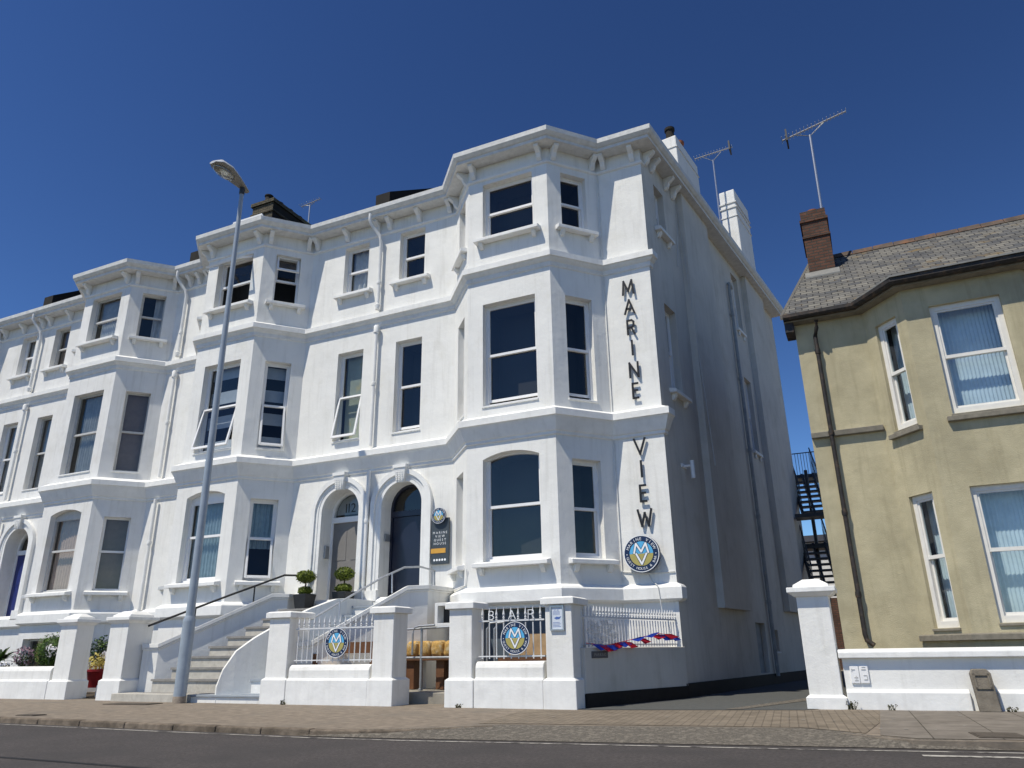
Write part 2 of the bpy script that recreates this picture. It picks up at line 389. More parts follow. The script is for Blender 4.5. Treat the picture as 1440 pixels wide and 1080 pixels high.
def panel(mb, F, L, z0, z1, ops, mw=0, mr=0, md=1):
    us = sorted({0, L}.union(*[{o['u0'], o['u1']} for o in ops])); zs = sorted({z0, z1}.union(*[{o['z0'], o['z1']} for o in ops]))
    for a, b in zip(us, us[1:]):
        for c, d in zip(zs, zs[1:]):
            mu, mz = (a+b)/2, (c+d)/2
            if any(o['u0'] < mu < o['u1'] and o['z0'] < mz < o['z1'] for o in ops): continue
            mb.poly([F.p(a, 0, c), F.p(b, 0, c), F.p(b, 0, d), F.p(a, 0, d)], mw)
    for o in ops:
        r = o.get('arch', 0); dp = o.get('depth', .18); zsp = o['z1']-r
        ol = [(o['u0'], o['z0']), (o['u1'], o['z0'])]
        if r:
            ar = arc_pts(o['u0'], o['u1'], zsp, r); ol += ar
            for (ua, za), (ub, zb) in zip(ar, ar[1:]):
                if abs(za-o['z1']) > 1e-6 or abs(zb-o['z1']) > 1e-6:
                    mb.poly([F.p(ua, 0, za), F.p(ua, 0, o['z1']), F.p(ub, 0, o['z1']), F.p(ub, 0, zb)], mw)
        else: ol += [(o['u1'], o['z1']), (o['u0'], o['z1'])]
        rd = dp+o.get('room', .7)
        for (ua, za), (ub, zb) in zip(ol, ol[1:]+ol[:1]):
            mb.poly([F.p(ua, 0, za), F.p(ub, 0, zb), F.p(ub, -dp, zb), F.p(ua, -dp, za)], mr)
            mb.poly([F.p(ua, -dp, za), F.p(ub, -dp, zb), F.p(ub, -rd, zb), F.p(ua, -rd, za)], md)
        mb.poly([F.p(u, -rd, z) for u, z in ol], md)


def wavy(mb, F, u0, u1, z0, z1, n, amp=.025, wl=.12, m=0, top=None):
    k = max(4, int((u1-u0)/.02)); t = u1 if top is None else top
    for i in range(k):
        a, b = i/k, (i+1)/k
        ua, ub = u0+(u1-u0)*a, u0+(u1-u0)*b; ta, tb = u0+(t-u0)*a, u0+(t-u0)*b
        na = n+amp*math.sin(ua*6.28/wl); nb = n+amp*math.sin(ub*6.28/wl)
        mb.poly([F.p(ua, na, z0), F.p(ub, nb, z0), F.p(tb, nb, z1), F.p(ta, na, z1)], m)


def casement(F, u0, u1, z0, z1, n, ang, fm, par, glass, fw=.05):
    """top-hung sash swung out by ang at its foot"""
    H = z1-z0; c, s_ = math.cos(ang), math.sin(ang)

    def q(u, h, t): return F.p(u, n+h*s_+t*c, z1-h*c+t*s_)
    mb = MB()
    for a, b, h0, h1 in ((u0, u0+fw, 0, H), (u1-fw, u1, 0, H), (u0+fw, u1-fw, 0, fw), (u0+fw, u1-fw, H-fw*1.2, H)):
        mb.hexa([q(a, h0, 0), q(b, h0, 0), q(b, h0, .05), q(a, h0, .05)], [q(a, h1, 0), q(b, h1, 0), q(b, h1, .05), q(a, h1, .05)])
    o = mb.build('sash', fm, par, bev=.006)
    g = MB(); g.poly([q(u0+fw, H-fw*1.2, .02), q(u1-fw, H-fw*1.2, .02), q(u1-fw, fw, .02), q(u0+fw, fw, .02)])
    return o, g


def window(house, F, u0, u1, z0, z1, style='sash', arch=0, depth=.18, fm='white', glass='glass', inside=None, sill=None, fw=.055, mid=.5, gap=0, stile=.04, name='window', wallm='trim', head=0, back=.16):
    """frame + panes (+ sill, blind, open sash) of one window"""
    mb = MB(); e = .006; n0 = -depth-.07; n1 = -depth+.03; zm = z0+(z1-z0)*mid
    zt = z1-arch
    if head: mb.fbox(F, u0-e, u1+e, n0, n1-.012, zt-head, zt+e)
    mb.fbox(F, u0-e, u0+fw, n0, n1, z0, zt-head); mb.fbox(F, u1-fw, u1+e, n0, n1, z0, zt-head); mb.fbox(F, u0+fw, u1-fw, n0, n1+.01, z0-e, z0+fw*1.25)
    ol = None
    if arch and not head:
        a = arc_pts(u0-e, u1+e, zt, arch+e); b = arc_pts(u0+fw, u1-fw, zt, arch-fw*.9)
        for i in range(len(a)-1):
            mb.hexa([F.p(a[i][0], n0, a[i][1]), F.p(a[i+1][0], n0, a[i+1][1]), F.p(b[i+1][0], n0, b[i+1][1]), F.p(b[i][0], n0, b[i][1])],
                    [F.p(a[i][0], n1, a[i][1]), F.p(a[i+1][0], n1, a[i+1][1]), F.p(b[i+1][0], n1, b[i+1][1]), F.p(b[i][0], n1, b[i][1])])
        ol = b
    elif arch and head:
        a = arc_pts(u0, u1, zt, arch)
        mb.hexa([F.p(u, n0, z) for u, z in a], [F.p(u, n1-.02, z) for u, z in a])
        mb.fbox(F, u0+fw, u1-fw, n0, n1, zt-head-fw, zt-head)
    else: mb.fbox(F, u0+fw, u1-fw, n0, n1, z1-fw, z1+e)
    ztop = zt-head-(fw if (head or not arch) else 0)
    g = MB(); op = None
    ui, uo = u0+fw, u1-fw
    if style == 'fixed':
        g.poly([F.p(ui, -depth-.02, z0+fw*1.25), F.p(uo, -depth-.02, z0+fw*1.25), F.p(uo, -depth-.02, ztop), F.p(ui, -depth-.02, ztop)])
    else:
        nu = -depth+.005; nl = -depth-.035
        mb.fbox(F, ui, uo, nl-.02, nu+.012, zm-.03, zm+.03)
        for a, b in ((ui, ui+stile), (uo-stile, uo)):
            if style != 'top_open': mb.fbox(F, a, b, nu-.03, nu+.008, zm+.03, ztop)
            if style != 'bottom_open': mb.fbox(F, a, b, nl-.03, nl+.005, z0+fw*1.25+gap, zm-.03)
        if style != 'top_open': mb.fbox(F, ui+stile, uo-stile, nu-.03, nu+.008, ztop-stile, ztop) if not ol else None
        if style != 'bottom_open': mb.fbox(F, ui+stile, uo-stile, nl-.03, nl+.005, z0+fw*1.25+gap, z0+fw*1.25+gap+stile*1.5)
        if style != 'top_open':
            if ol: g.poly([F.p(ui+stile*.5, nu-.012, zm), F.p(uo-stile*.5, nu-.012, zm)]+[F.p(u, nu-.012, z) for u, z in ol])
            else: g.poly([F.p(ui, nu-.012, zm), F.p(uo, nu-.012, zm), F.p(uo, nu-.012, ztop), F.p(ui, nu-.012, ztop)])
        if style != 'bottom_open':
            zb = z0+fw*1.25+gap; g.poly([F.p(ui, nl-.012, zb), F.p(uo, nl-.012, zb), F.p(uo, nl-.012, zm), F.p(ui, nl-.012, zm)])
    wo = mb.build(name, fm, house)
    if g.f: g.build('pane', glass, wo)
    if style == 'bottom_open':
        so_, sg = casement(F, ui-.02, uo+.02, z0+.03, zm-.01, n1+.005, math.radians(12), fm, wo, glass); sg.build('pane', glass, wo)
    if style == 'top_open':
        so_, sg = casement(F, ui-.02, uo+.02, zm+.25*(z1-zm) if gap == 2 else zm+.02, z1-.02, n1+.005, math.radians(58 if gap == 3 else 22), fm, wo, glass); sg.build('pane', glass, wo)
    nb = -depth-back
    if inside:
        for it in (inside if isinstance(inside, list) else [inside]):
            c = MB(); kind, mm, fa, fb, za, zb = it
            a, b = u0+(u1-u0)*fa, u0+(u1-u0)*fb; lo, hi = z0+(z1-z0)*za, z0+(z1-z0)*zb
            if kind == 'curtain': wavy(c, F, a, b, lo, hi, nb, .007 if mm == 'net2' else .012 if mm == 'tanblind' else .022, .06 if mm == 'net2' else .11)
            elif kind == 'drape': wavy(c, F, a, b, lo, hi, nb, .03, .16, top=a+(b-a)*1.5)
            elif kind == 'vertical':
                k = int((b-a)/.09)
                for i in range(k): c.poly([F.p(a+i*.09, nb, lo), F.p(a+i*.09+.07, nb+.035, lo), F.p(a+i*.09+.07, nb+.035, hi), F.p(a+i*.09, nb, hi)])
            elif kind == 'bands':
                k = 7
                for i in range(k):
                    if i % 2 == 0: c.poly([F.p(a, nb, lo+(hi-lo)*i/k), F.p(b, nb, lo+(hi-lo)*i/k), F.p(b, nb, lo+(hi-lo)*(i+1)/k), F.p(a, nb, lo+(hi-lo)*(i+1)/k)])
            else: c.poly([F.p(a, nb, lo), F.p(b, nb, lo), F.p(b, nb, hi), F.p(a, nb, hi)])
            c.build('blind' if kind in ('bands', 'vertical', 'flat') else 'curtain', mm, wo)
    if sill:
        s_ = MB(); a, b, pr = sill
        s_.fprof(F, a, b, [(.001, z0-.13), (pr, z0-.13), (pr, z0-.045), (.03, z0-.012), (-.1, z0-.004), (-.1, z0-.1), (.001, z0-.1)])
        for uc in (a+.16, b-.16):
            s_.fprof(F, uc-.05, uc+.05, [(.001, z0-.13), (pr*.75, z0-.13), (pr*.6, z0-.2), (.05, z0-.27), (.001, z0-.28)])
        s_.build('sill', wallm, wo, bev=.008)
    else:
        s_ = MB(); s_.fprof(F, u0-.02, u1+.02, [(.001, z0-.05), (.03, z0-.045), (.03, z0-.012), (-.1, z0-.003), (-.1, z0-.05)]); s_.build('sill', wallm, wo)
    return wo


WY = 15.36; YF = 14.30; HZ = 12.66
SD = (1.73/12.154, 12.03/12.154)


def house(label, x0, x1, xc, dc, wins, specs, door, corner=False, wm='stucco', leftend=False, basement=None):
    H = thing('terraced_house', label, 'house', ((x0+x1)/2, WY, 0), None)
    path = [(x0, WY), (xc-2.02, WY), (xc-1.08, YF), (xc+1.08, YF), (xc+2.02, WY), (x1, WY)]
    wl_ = MB(); segs = []
    for a, b in zip(path, path[1:]): segs.append((Fr(a, (b[0]-a[0], b[1]-a[1])), math.hypot(b[0]-a[0], b[1]-a[1])))
    ops = [[] for _ in segs]; W = []
    # bay windows
    for fl, (z0, z1, zc1, ar) in enumerate(((2.68, 5.04, 4.77, .14), (6.16, 8.72, 8.66, .0), (10.5, 12.1, 12.04, 0))):
        L = segs[1][1]
        W += [(2, .40, 1.76, z0, z1, ar, 'f%d' % fl), (3, .37, 1.07, z0 if fl != 1 else 6.14, zc1, 0, 'r%d' % fl), (1, L-1.07, L-.37, z0 if fl != 1 else 6.14, zc1, 0, 'l%d' % fl)]
    for k, (xa, xb) in enumerate(wins):
        si = 0 if xb < xc else 4; o = segs[si][0].o[0]
        W += [(si, xa-o, xb-o, 6.24, 8.78, 0, 'w%d1' % k), (si, xa-o, xb-o, 10.6, 12.13, 0, 'w%d2' % k)]
    for (si, u0, u1, z0, z1, ar, key) in W: ops[si].append(dict(u0=u0, u1=u1, z0=z0, z1=z1, arch=ar, depth=.2))
    if dc is not None:
        dsi = 0 if dc < xc else 4; o = segs[dsi][0].o[0]; du = dc-o
        ops[dsi].append(dict(u0=du-.58, u1=du+.58, z0=2.04, z1=4.92, arch=.58, depth=.42, room=.5))
    if basement:
        ops[2].append(dict(u0=basement[0], u1=basement[1], z0=basement[2], z1=basement[3], depth=.2))
    for (F, L), op in zip(segs, ops): panel(wl_, F, L, -.1, HZ+.02, op)
    if not corner: wl_.poly([(x1, WY, -.1), (x1, 27.3, -.1), (x1, 27.3, HZ), (x1, WY, HZ)])
    if leftend: wl_.poly([(x0, WY, -.1), (x0, 27.3, -.1), (x0, 27.3, HZ), (x0, WY, HZ)])
    xe = x1+SD[0]*12.15 if corner else x1
    wl_.poly([(x0, 27.3, -.1), (xe, 27.3, -.1), (xe, 27.3, HZ), (x0, 27.3, HZ)])
    spath = list(path)
    if corner:
        end = (x1+SD[0]*12.15, WY+SD[1]*12.15); SF = Fr((x1, WY), SD)
        sops = [dict(u0=.74, u1=1.38, z0=10.75, z1=12.05, depth=.2), dict(u0=.74, u1=1.45, z0=6.5, z1=8.7, depth=.2),
                dict(u0=7.05, u1=7.75, z0=10.4, z1=12.35, depth=.16), dict(u0=7.1, u1=7.8, z0=6.45, z1=8.75, depth=.16),
                dict(u0=5.15, u1=6.0, z0=.3, z1=1.5, depth=.15), dict(u0=6.75, u1=7.2, z0=.8, z1=1.35, depth=.15)]
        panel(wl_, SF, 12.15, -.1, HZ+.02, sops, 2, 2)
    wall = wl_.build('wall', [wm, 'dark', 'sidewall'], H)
    # mouldings
    mp = path+([(x1+SD[0]*.16, WY+SD[1]*.16)] if corner else [])
    m = MB(); m.sweep(mp, [(-.01, 5.92), (.14, 5.84), (.23, 5.80), (.23, 5.655), (.20, 5.64), (.17, 5.59), (.07, 5.36), (.04, 5.34), (.04, 5.28), (-.01, 5.26)])
    m.build('string_course', 'trim', H)
    m = MB(); m.sweep(mp, [(-.01, 9.80), (.10, 9.735), (.16, 9.70), (.16, 9.56), (.12, 9.545), (.09, 9.50), (.04, 9.46), (.03, 9.36), (-.01, 9.34)])
    for F, L in segs:
        k = int(L/.12)
        for i in range(k): m.fbox(F, (i+.28)*L/k, (i+.72)*L/k, .028, .05, 9.395, 9.435)
    m.build('string_course', 'trim', H)
    gp = list(path)
    if corner: gp = path+[end]
    m = MB(); m.sweep(gp, [(-.02, HZ), (.36, HZ), (.36, HZ+.08), (.40, HZ+.10), (.46, HZ+.17), (.47, HZ+.29), (.44, HZ+.30), (.40, HZ+.27), (-.02, HZ+.27)])
    m.build('gutter', 'gutter', H)
    m = MB(); m.sweep(mp, [(-.01, 12.32), (.035, 12.30), (.05, 12.26), (.035, 12.23), (-.01, 12.21)]); m.build('frieze_moulding', 'trim', H)
    pr = [(.001, HZ-.004), (.29, HZ-.004), (.29, HZ-.07), (.24, HZ-.11), (.15, HZ-.18), (.11, HZ-.29), (.05, HZ-.35), (.001, HZ-.36)]

    def bk(F, u, pr=pr):
        br = MB(); br.fprof(F, u-.06, u+.06, pr); br.build('eaves_bracket', 'trim', H, bev=.008)
    for i, (F, L) in enumerate(segs):
        if i in (1, 3): us_ = [.16, L-.16]
        elif i == 2: us_ = [.16, L-.16]
        else:
            k = max(1, round(L/1.25)); us_ = [.2+(L-.4)*j/k for j in range(k+1)]
        for u in us_: bk(F, u)
    if corner:
        for u in (.25, .62, 1.55, 2.05): bk(SF, u)
    m = MB(); m.sweep(mp, [(-.01, 2.16), (.10, 2.10), (.13, 2.06), (.13, 1.84), (.08, 1.80), (-.01, 1.78)]); m.build('plinth_band', 'trim', H)
    # windows
    for (si, u0, u1, z0, z1, ar, key) in W:
        sp = dict(specs.get(key, {})); F, L = segs[si]; fl = key[-1]
        sill = None
        if key[0] == 'w': sill = (u0-.2, u1+.2, .17) if fl == '2' else None
        elif fl in '02': sill = (u0-.18, u1+.22, .17) if key[0] != 'f' else (u0-.17, u1+.2, .2)
        window(H, F, u0, u1, z0, z1, arch=ar, depth=.2, sill=sill, **sp)
    if basement: window(H, segs[2][0], basement[0], basement[1], basement[2], basement[3], 'fixed', depth=.2, fm='slateblue' if corner else 'oldwhite', glass='slateblue' if corner else 'glass')
    if corner:
        for o in sops[:2]: window(H, SF, o['u0'], o['u1'], o['z0'], o['z1'], depth=.2, sill=(o['u0']-.16, o['u1']+.16, .16))
        for o in sops[2:4]: window(H, SF, o['u0'], o['u1'], o['z0'], o['z1'], depth=.16, sill=(o['u0']-.06, o['u1']+.06, .08))
        d_ = MB(); o = sops[4]; d_.fbox(SF, o['u0'], o['u1'], -.2, -.12, o['z0'], o['z1']); d_.build('side_hatch', 'drape', H)
        o = sops[5]; window(H, SF, o['u0'], o['u1'], o['z0'], o['z1'], 'fixed', depth=.15)
    # roof
    r = MB(); zr = HZ+.25
    rx = x1-3.4 if corner else x1
    xr1 = x1+SD[0]*5.6 if corner else x1; xr2 = xe
    r.poly([(x0, WY-.35, zr), (x1, WY-.35, zr), (rx, 21.2, zr+3.9), (x0, 21.2, zr+3.9)])
    r.poly([(x0, 27.3, zr), (xe, 27.3, zr), (rx, 21.2, zr+3.9), (x0, 21.2, zr+3.9)])
    if corner: r.poly([(x1, WY-.35, zr), (xe, 27.3, zr), (rx, 21.2, zr+3.9)])
    bx = [(xc-2.02, WY-.3), (xc-1.22, YF-.4), (xc+1.22, YF-.4), (xc+2.02, WY-.3)]
    for a, b in zip(bx, bx[1:]): r.poly([(a[0], a[1], zr), (b[0], b[1], zr), (xc, WY+.8, zr+.75)])
    r.build('roof', 'darkslate', H)
    if dc is not None:
        F = segs[dsi][0]; dm = MB()
        a = arc_pts(du-.58, du+.58, 4.34, .58, 20)
        # leaf, transom and fanlight
        lf = MB(); lf.fbox(F, du-.52, du+.52, -.46, -.41, 2.06, 4.12)
        if door != 'navy':
            for z_ in ((2.25, 2.95), (3.15, 3.9)):
                for q in (-1, 1): lf.fbox(F, du+q*.25-.17, du+q*.25+.17, -.41, -.40, *z_)
        lo = lf.build('door', door, H, bev=.008)
        hb = MB(); hb.fbox(F, du+.40, du+.44, -.41, -.36, 2.98, 3.12); hb.build('handle', 'alu', lo)
        df = MB(); df.fbox(F, du-.585, du-.52, -.48, -.38, 2.05, 4.34); df.fbox(F, du+.52, du+.585, -.48, -.38, 2.05, 4.34); df.fbox(F, du-.52, du+.52, -.48, -.36, 4.12, 4.26)
        o1 = arc_pts(du-.585, du+.585, 4.34, .585, 16); i1 = arc_pts(du-.51, du+.51, 4.34, .51, 16)
        for i in range(16): df.hexa([F.p(o1[i][0], -.48, o1[i][1]), F.p(o1[i+1][0], -.48, o1[i+1][1]), F.p(i1[i+1][0], -.48, i1[i+1][1]), F.p(i1[i][0], -.48, i1[i][1])],
                                    [F.p(o1[i][0], -.38, o1[i][1]), F.p(o1[i+1][0], -.38, o1[i+1][1]), F.p(i1[i+1][0], -.38, i1[i+1][1]), F.p(i1[i][0], -.38, i1[i][1])])
        dfo = df.build('door_frame', 'navy' if door == 'navy' else 'white', H)
        fg = MB(); fg.poly([F.p(du-.51, -.43, 4.26), F.p(du+.51, -.43, 4.26)]+[F.p(u, -.43, z) for u, z in i1]); fg.build('fanlight', 'glass', H)
        if door == 'doorgrey':
            bk_ = MB(); bk_.poly([F.p(u, -.5, z) for u, z in i1]); bk_.build('fanlight_backing', 'drape', H)
            t = MB(); text(t, F, '112', du-.02, 4.38, .24, -.425, 1.2); t.build('house_number', 'letter', H)
            ib = MB(); jf = Fr(F.p(du-.58, 0, 0)[:2], (0, 1)); ib.fbox(jf, .14, .30, .001, .05, 3.2, 3.52); ib.build('entry_phone', 'galv', H, bev=.01)
        # architrave
        ar_ = MB()
        for w0, w1, pn in ((.0, .10, .05), (.10, .18, .085), (.18, .30, .11)):
            e = .002*w1*10
            oo = [(du+.58+w1, 2.3)]+arc_pts(du-.58-w1, du+.58+w1, 4.34, .58+w1, 24)+[(du-.58-w1, 2.3)]
            ii = [(du+.58+w0+(.003 if w0 == 0 else 0), 2.3)]+arc_pts(du-.58-w0-(.003 if w0 == 0 else 0), du+.58+w0+(.003 if w0 == 0 else 0), 4.34, .58+w0+(.003 if w0 == 0 else 0), 24)+[(du-.58-w0-(.003 if w0 == 0 else 0), 2.3)]
            for i in range(len(oo)-1):
                q = [oo[i], oo[i+1], ii[i+1], ii[i]]
                ar_.hexa([F.p(u, .0015, z) for u, z in q], [F.p(u, pn-(.02 if w0 == .10 else 0), z) for u, z in q])
        for q in (-1, 1): ar_.fbox(F, du+q*.74-.165, du+q*.74+.165, .001, .13, 2.04, 2.32)
        ar_.build('architrave', 'trim', H)
        ks = MB(); ks.hexa([F.p(du-.10, .001, 4.88), F.p(du+.10, .001, 4.88), F.p(du+.10, .15, 4.88), F.p(du-.10, .15, 4.88)],
                           [F.p(du-.17, .001, 5.24), F.p(du+.17, .001, 5.24), F.p(du+.17, .19, 5.24), F.p(du-.17, .19, 5.24)])
        ks.fbox(F, du-.19, du+.19, .001, .21, 5.24, 5.32)
        for i in range(6):
            for j in range(3): ks.fbox(F, du-.10+j*.075, du-.055+j*.075, .14, .185, 4.92+i*.05, 4.945+i*.05)
        ks.build('keystone', 'trim', H)
    return H, segs


def downpipe(H, x, y=WY, matn='trim', zs=((5.9, 2.1), (9.34, 5.93), (12.05, 9.81)), neck=True):
    d = MB(); yy = y-.11
    for i, (a, b) in enumerate(zs[:2]):
        d.tube([(x+.02*(2-i)*0, yy, b), (x, yy, a-.62 if i == 0 else a)], .05, 10)
        for z in ((a+b)/2,): d.lathe((x, yy), [(.062, z-.05), (.07, z), (.062, z+.05)], 10)
    top = zs[2]
    d.tube([(x, yy, top[1]), (x, yy, top[0]-.1), (x-.02, yy-.06, top[0]+.08), (x-.2, yy-.2, HZ-.22), (x-.22, yy-.28, HZ-.1), (x-.22, yy-.28, HZ+.12)], .05, 10)
    for z in (9.9+.0, 10.6): d.lathe((x, yy), [(.062, z), (.07, z+.05), (.062, z+.1)], 10)
    d.lathe((x, yy), [(.07, 9.82), (.085, 9.95), (.06, 9.98)], 10)
    d.lathe((x, yy), [(.06, 9.1), (.08, 9.12), (.08, 9.3), (.06, 9.33)], 10)
    return d.build('downpipe', matn, H, smooth=True)


def chimney(H, x0, x1, y0, y1, zb, zt, mats, bands, pots, flare=.05, cap=.0):
    c = MB(); c.box(x0, x1, y0, y1, zb, zt, 0)
    if mats == 'tarredbrick': c.box(x1-.05, x1+.004, y0+.004, y1-.004, zb, zt-.002, 1); mats = ['tarredbrick', 'sootblack']
    o = c.build('chimney', mats, H, bev=.02 if mats == 'stucco' else 0)
    for z0, z1, f_ in bands:
        b = MB(); b.box(x0-f_, x1+f_, y0-f_, y1+f_, z0, z1); b.build('chimney_band', mats if isinstance(mats, str) else mats[0], o)
    for (px, py, r, h, mm) in pots:
        p = MB(); p.lathe((px, py), [(r*1.15, zt-.02), (r*1.1, zt+.06), (r*.9, zt+.1), (r*.85, zt+h-.06), (r*1.05, zt+h-.04), (r*1.05, zt+h), (r*.7, zt+h)], 12)
        p.build('chimney_pot', mm, o, smooth=True)
    return o


def firewall(H, x, y0=15.15, z0=13.15):
    p = MB(); pr = [(y0, HZ+.3), (y0, z0+.35), (y0+5.2, z0+.35+3.5), (y0+5.2, HZ+2.2)]
    p.hexa([(x-.24, y, z) for y, z in pr], [(x+.24, y, z) for y, z in pr]); return p.build('party_parapet', 'sootblack', H)


CU = ('curtain', 'curtain', 0, 1, 0, 1)
# ---- four houses of the white terrace, right to left
specA = {'f0': dict(), 'f1': dict(gap=.07), 'r1': dict(gap=.07), 'f2': {}, 'w01': dict(gap=.05), 'w02': {}}
HA, SA = house('white end house of the terrace with black letters down its corner strip', -11.055, -3.5, -6.67, -10.13, [(-10.52, -9.70)], specA, 'navy', corner=True,
               basement=(.06, 2.08, .35, 1.72))
specB = {'f0': dict(inside=('curtain', 'bluecurtain', .0, 1, 0, 1), head=.08), 'r0': dict(style='bottom_open', inside=('curtain', 'bluecurtain', 0, 1, .4, 1), mid=.52),
         'f1': dict(style='bottom_open', inside=('bands', 'stripe', 0, 1, .0, 1)), 'r1': dict(style='bottom_open', inside=('bands', 'stripe', 0, 1, .03, .97)),
         'f2': dict(style='top_open', gap=3), 'r2': dict(style='top_open', gap=2),
         'w01': dict(style='bottom_open', inside=('flat', 'greenblind', .1, 1, 0, 1)), 'w02': dict(inside=[('drape', 'curtain', .05, .62, 0, 1)])}
HB, SB = house('white terraced house with the number 112 over its grey door and several tilted open windows', -18.44, -11.055, -15.65, -11.985, [(-12.43, -11.58)], specB, 'doorgrey')
specC = {'f0': dict(inside=('curtain', 'tanblind', 0, 1, 0, 1), fm='oldwhite', fw=.04, stile=.025, head=.08), 'r0': dict(inside=('flat', 'brownblind', 0, 1, 0, 1), fw=.035, stile=.02, mid=.53),
         'f1': dict(inside=('curtain', 'drape', .1, .9, 0, 1), fm='oldwhite', fw=.04, stile=.025), 'r1': dict(inside=('flat', 'brownblind', 0, 1, 0, 1), fm='oldwhite', fw=.035, stile=.02),
         'f2': dict(inside=[('curtain', 'curtain', .1, .9, 0, .55), ('flat', 'drape', 0, 1, .5, 1)], fm='oldwhite', fw=.04, stile=.025), 'r2': dict(inside=('drape', 'curtain', .55, 1.1, 0, 1), fm='oldwhite', fw=.035, stile=.02),
         'w01': dict(fm='oldwhite', inside=('flat', 'drape', 0, 1, 0, 1), fw=.04, stile=.025), 'w02': dict(fm='oldwhite', inside=('flat', 'brownblind', 0, 1, 0, 1), fw=.04, stile=.025)}
HC, SC = house('white terraced house with a dark blue front door behind garden shrubs', -25.83, -18.44, -21.23, -24.92, [(-25.30, -24.50)], specC, 'bluedoor', wm='stucco2', basement=(.25, 1.75, .45, 1.42))
specD = {'w01': dict(inside=('flat', 'stripe', 0, 1, 0, 1)), 'w02': dict(inside=('flat', 'curtain', 0, 1, 0, 1))}
HD, SDg = house('white terraced house furthest along the terrace, cut off by the left edge', -33.2, -25.83, -30.43, -26.74, [(-27.15, -26.35)], specD, 'doorgrey', wm='stucco2', leftend=True)
for o in list(HD.children):
    if o.name.startswith(('house_number', 'entry_phone')): bpy.data.objects.remove(o, do_unlink=True)
downpipe(HB, -11.10); downpipe(HC, -18.70); downpipe(HD, -25.95)
for h_, x in ((HB, -11.055), (HC, -18.44), (HD, -25.83)): firewall(h_, x)
# side elevation of the end house
SF = Fr((-3.5, WY), SD)
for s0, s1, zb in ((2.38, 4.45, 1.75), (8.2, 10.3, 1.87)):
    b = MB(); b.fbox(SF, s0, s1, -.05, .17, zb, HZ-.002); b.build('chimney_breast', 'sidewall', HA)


def sidebox(s0, s1, n0, n1): return [SF.p(s, n, 0)[:2] for s, n in ((s0, n1), (s1, n1), (s1, n0), (s0, n0))]


for s0, s1, zt, bands in ((2.6, 4.4, 14.75, ((14.35, 14.38, .02),)), (8.5, 10.2, 16.3, ((15.55, 15.6, .03), (15.75, 15.8, .03), (15.2, 15.24, .02)))):
    c = MB(); c.prism(sidebox(s0, s1, -.42, .12), 12.8, zt); o = c.build('chimney', 'stucco', HA, bev=.03)
    for z0, z1, f_ in bands:
        b = MB(); b.prism(sidebox(s0-f_, s1+f_, -.42-f_, .12+f_), z0, z1); b.build('chimney_band', 'gutter', o)
    if s0 < 5:
        for s_, mm in ((2.85, 'paletimber'), (3.6, 'pot')):
            px, py, _ = SF.p(s_, -.12, 0); p = MB(); p.lathe((px, py), [(.15, zt-.02), (.14, zt+.1), (.12, zt+.15), (.12, zt+.36), (.15, zt+.38), (.15, zt+.46), (.1, zt+.46)], 12)
            p.build('chimney_pot', mm if mm == 'pot' else 'sootblack', o, smooth=True)
d = MB(); d.tube([SF.p(6.4, .08, .2), SF.p(6.4, .08, 11.5), SF.p(6.5, .06, 11.68), SF.p(6.8, .03, 11.72), SF.p(7.0, -.02, 11.72)], .05, 10)
for z in (2, 4.3, 6.2, 8.4, 10.5): d.tube([SF.p(6.4, .08, z), SF.p(6.4, .08, z+.1)], .065, 10)
d.build('waste_pipe', 'drape', HA, smooth=True)
d = MB(); d.tube([SF.p(2.5, .26, 5.0), SF.p(2.3, .05, 12.3), SF.p(1.9, .03, 10.2)], .012, 6); d.build('cable', 'oldwhite', HA)
d = MB(); d.fbox(SF, .85, 1.15, .001, .03, 4.70, 4.78); d.fbox(SF, 1.0, 1.06, .03, .2, 4.72, 4.76); d.tube([SF.p(1.03, .2, 4.45), SF.p(1.03, .2, 4.85)], .045, 10); d.build('wall_light', 'white', HA)
d = MB(); d.fbox(SF, -.02, 12.0, .002, .03, -.02, .26); d.build('skirting', 'bitumen', HA)
d = MB()
for z0, z1 in ((2.2, 5.25), (5.93, 9.33), (9.82, 12.25)): d = MB(); d.tube([(-4.62, WY-.02, z0), (-4.62, WY-.02, z1)], .012, 6); d.build('cable', 'gutter', HA)
d = MB()
d.tube([(-4.6, WY-.02, 2.42), (-4.1, WY-.02, 2.36), (-3.52, WY-.02, 2.37)], .012, 6); d.build('cable', 'gutter', HA); d = MB(); d.tube([(-4.1, WY-.02, 2.45), (-4.0, WY-.02, 2.2), (-3.86, WY-.15, 2.1), (-3.8, WY-.15, 1.5)], .010, 6); d.build('cable', 'gutter', HA); d = MB()
d.tube([(-8.72, WY-.02, 2.2), (-7.75, YF-.02, 2.22), (-7.72, YF-.03, 2.55)], .012, 6)
d.build('cable', 'gutter', HA)
# sooty chimney stack on the party wall
chimney(HC, -19.05, -18.05, 17.9, 20.3, 13, 17.15, 'tarredbrick', ((16.95, 17.1, .06), (16.55, 16.62, .05)), [(-18.55, 18.15+.55*i, .16, .34, 'sootblack') for i in range(4)])
chimney(HD, -26.1, -25.4, 18.6, 19.6, 13, 15.4, 'tarredbrick', ((15.2, 15.3, .05),), [(-25.75, 19.1, .16, .3, 'pot')])


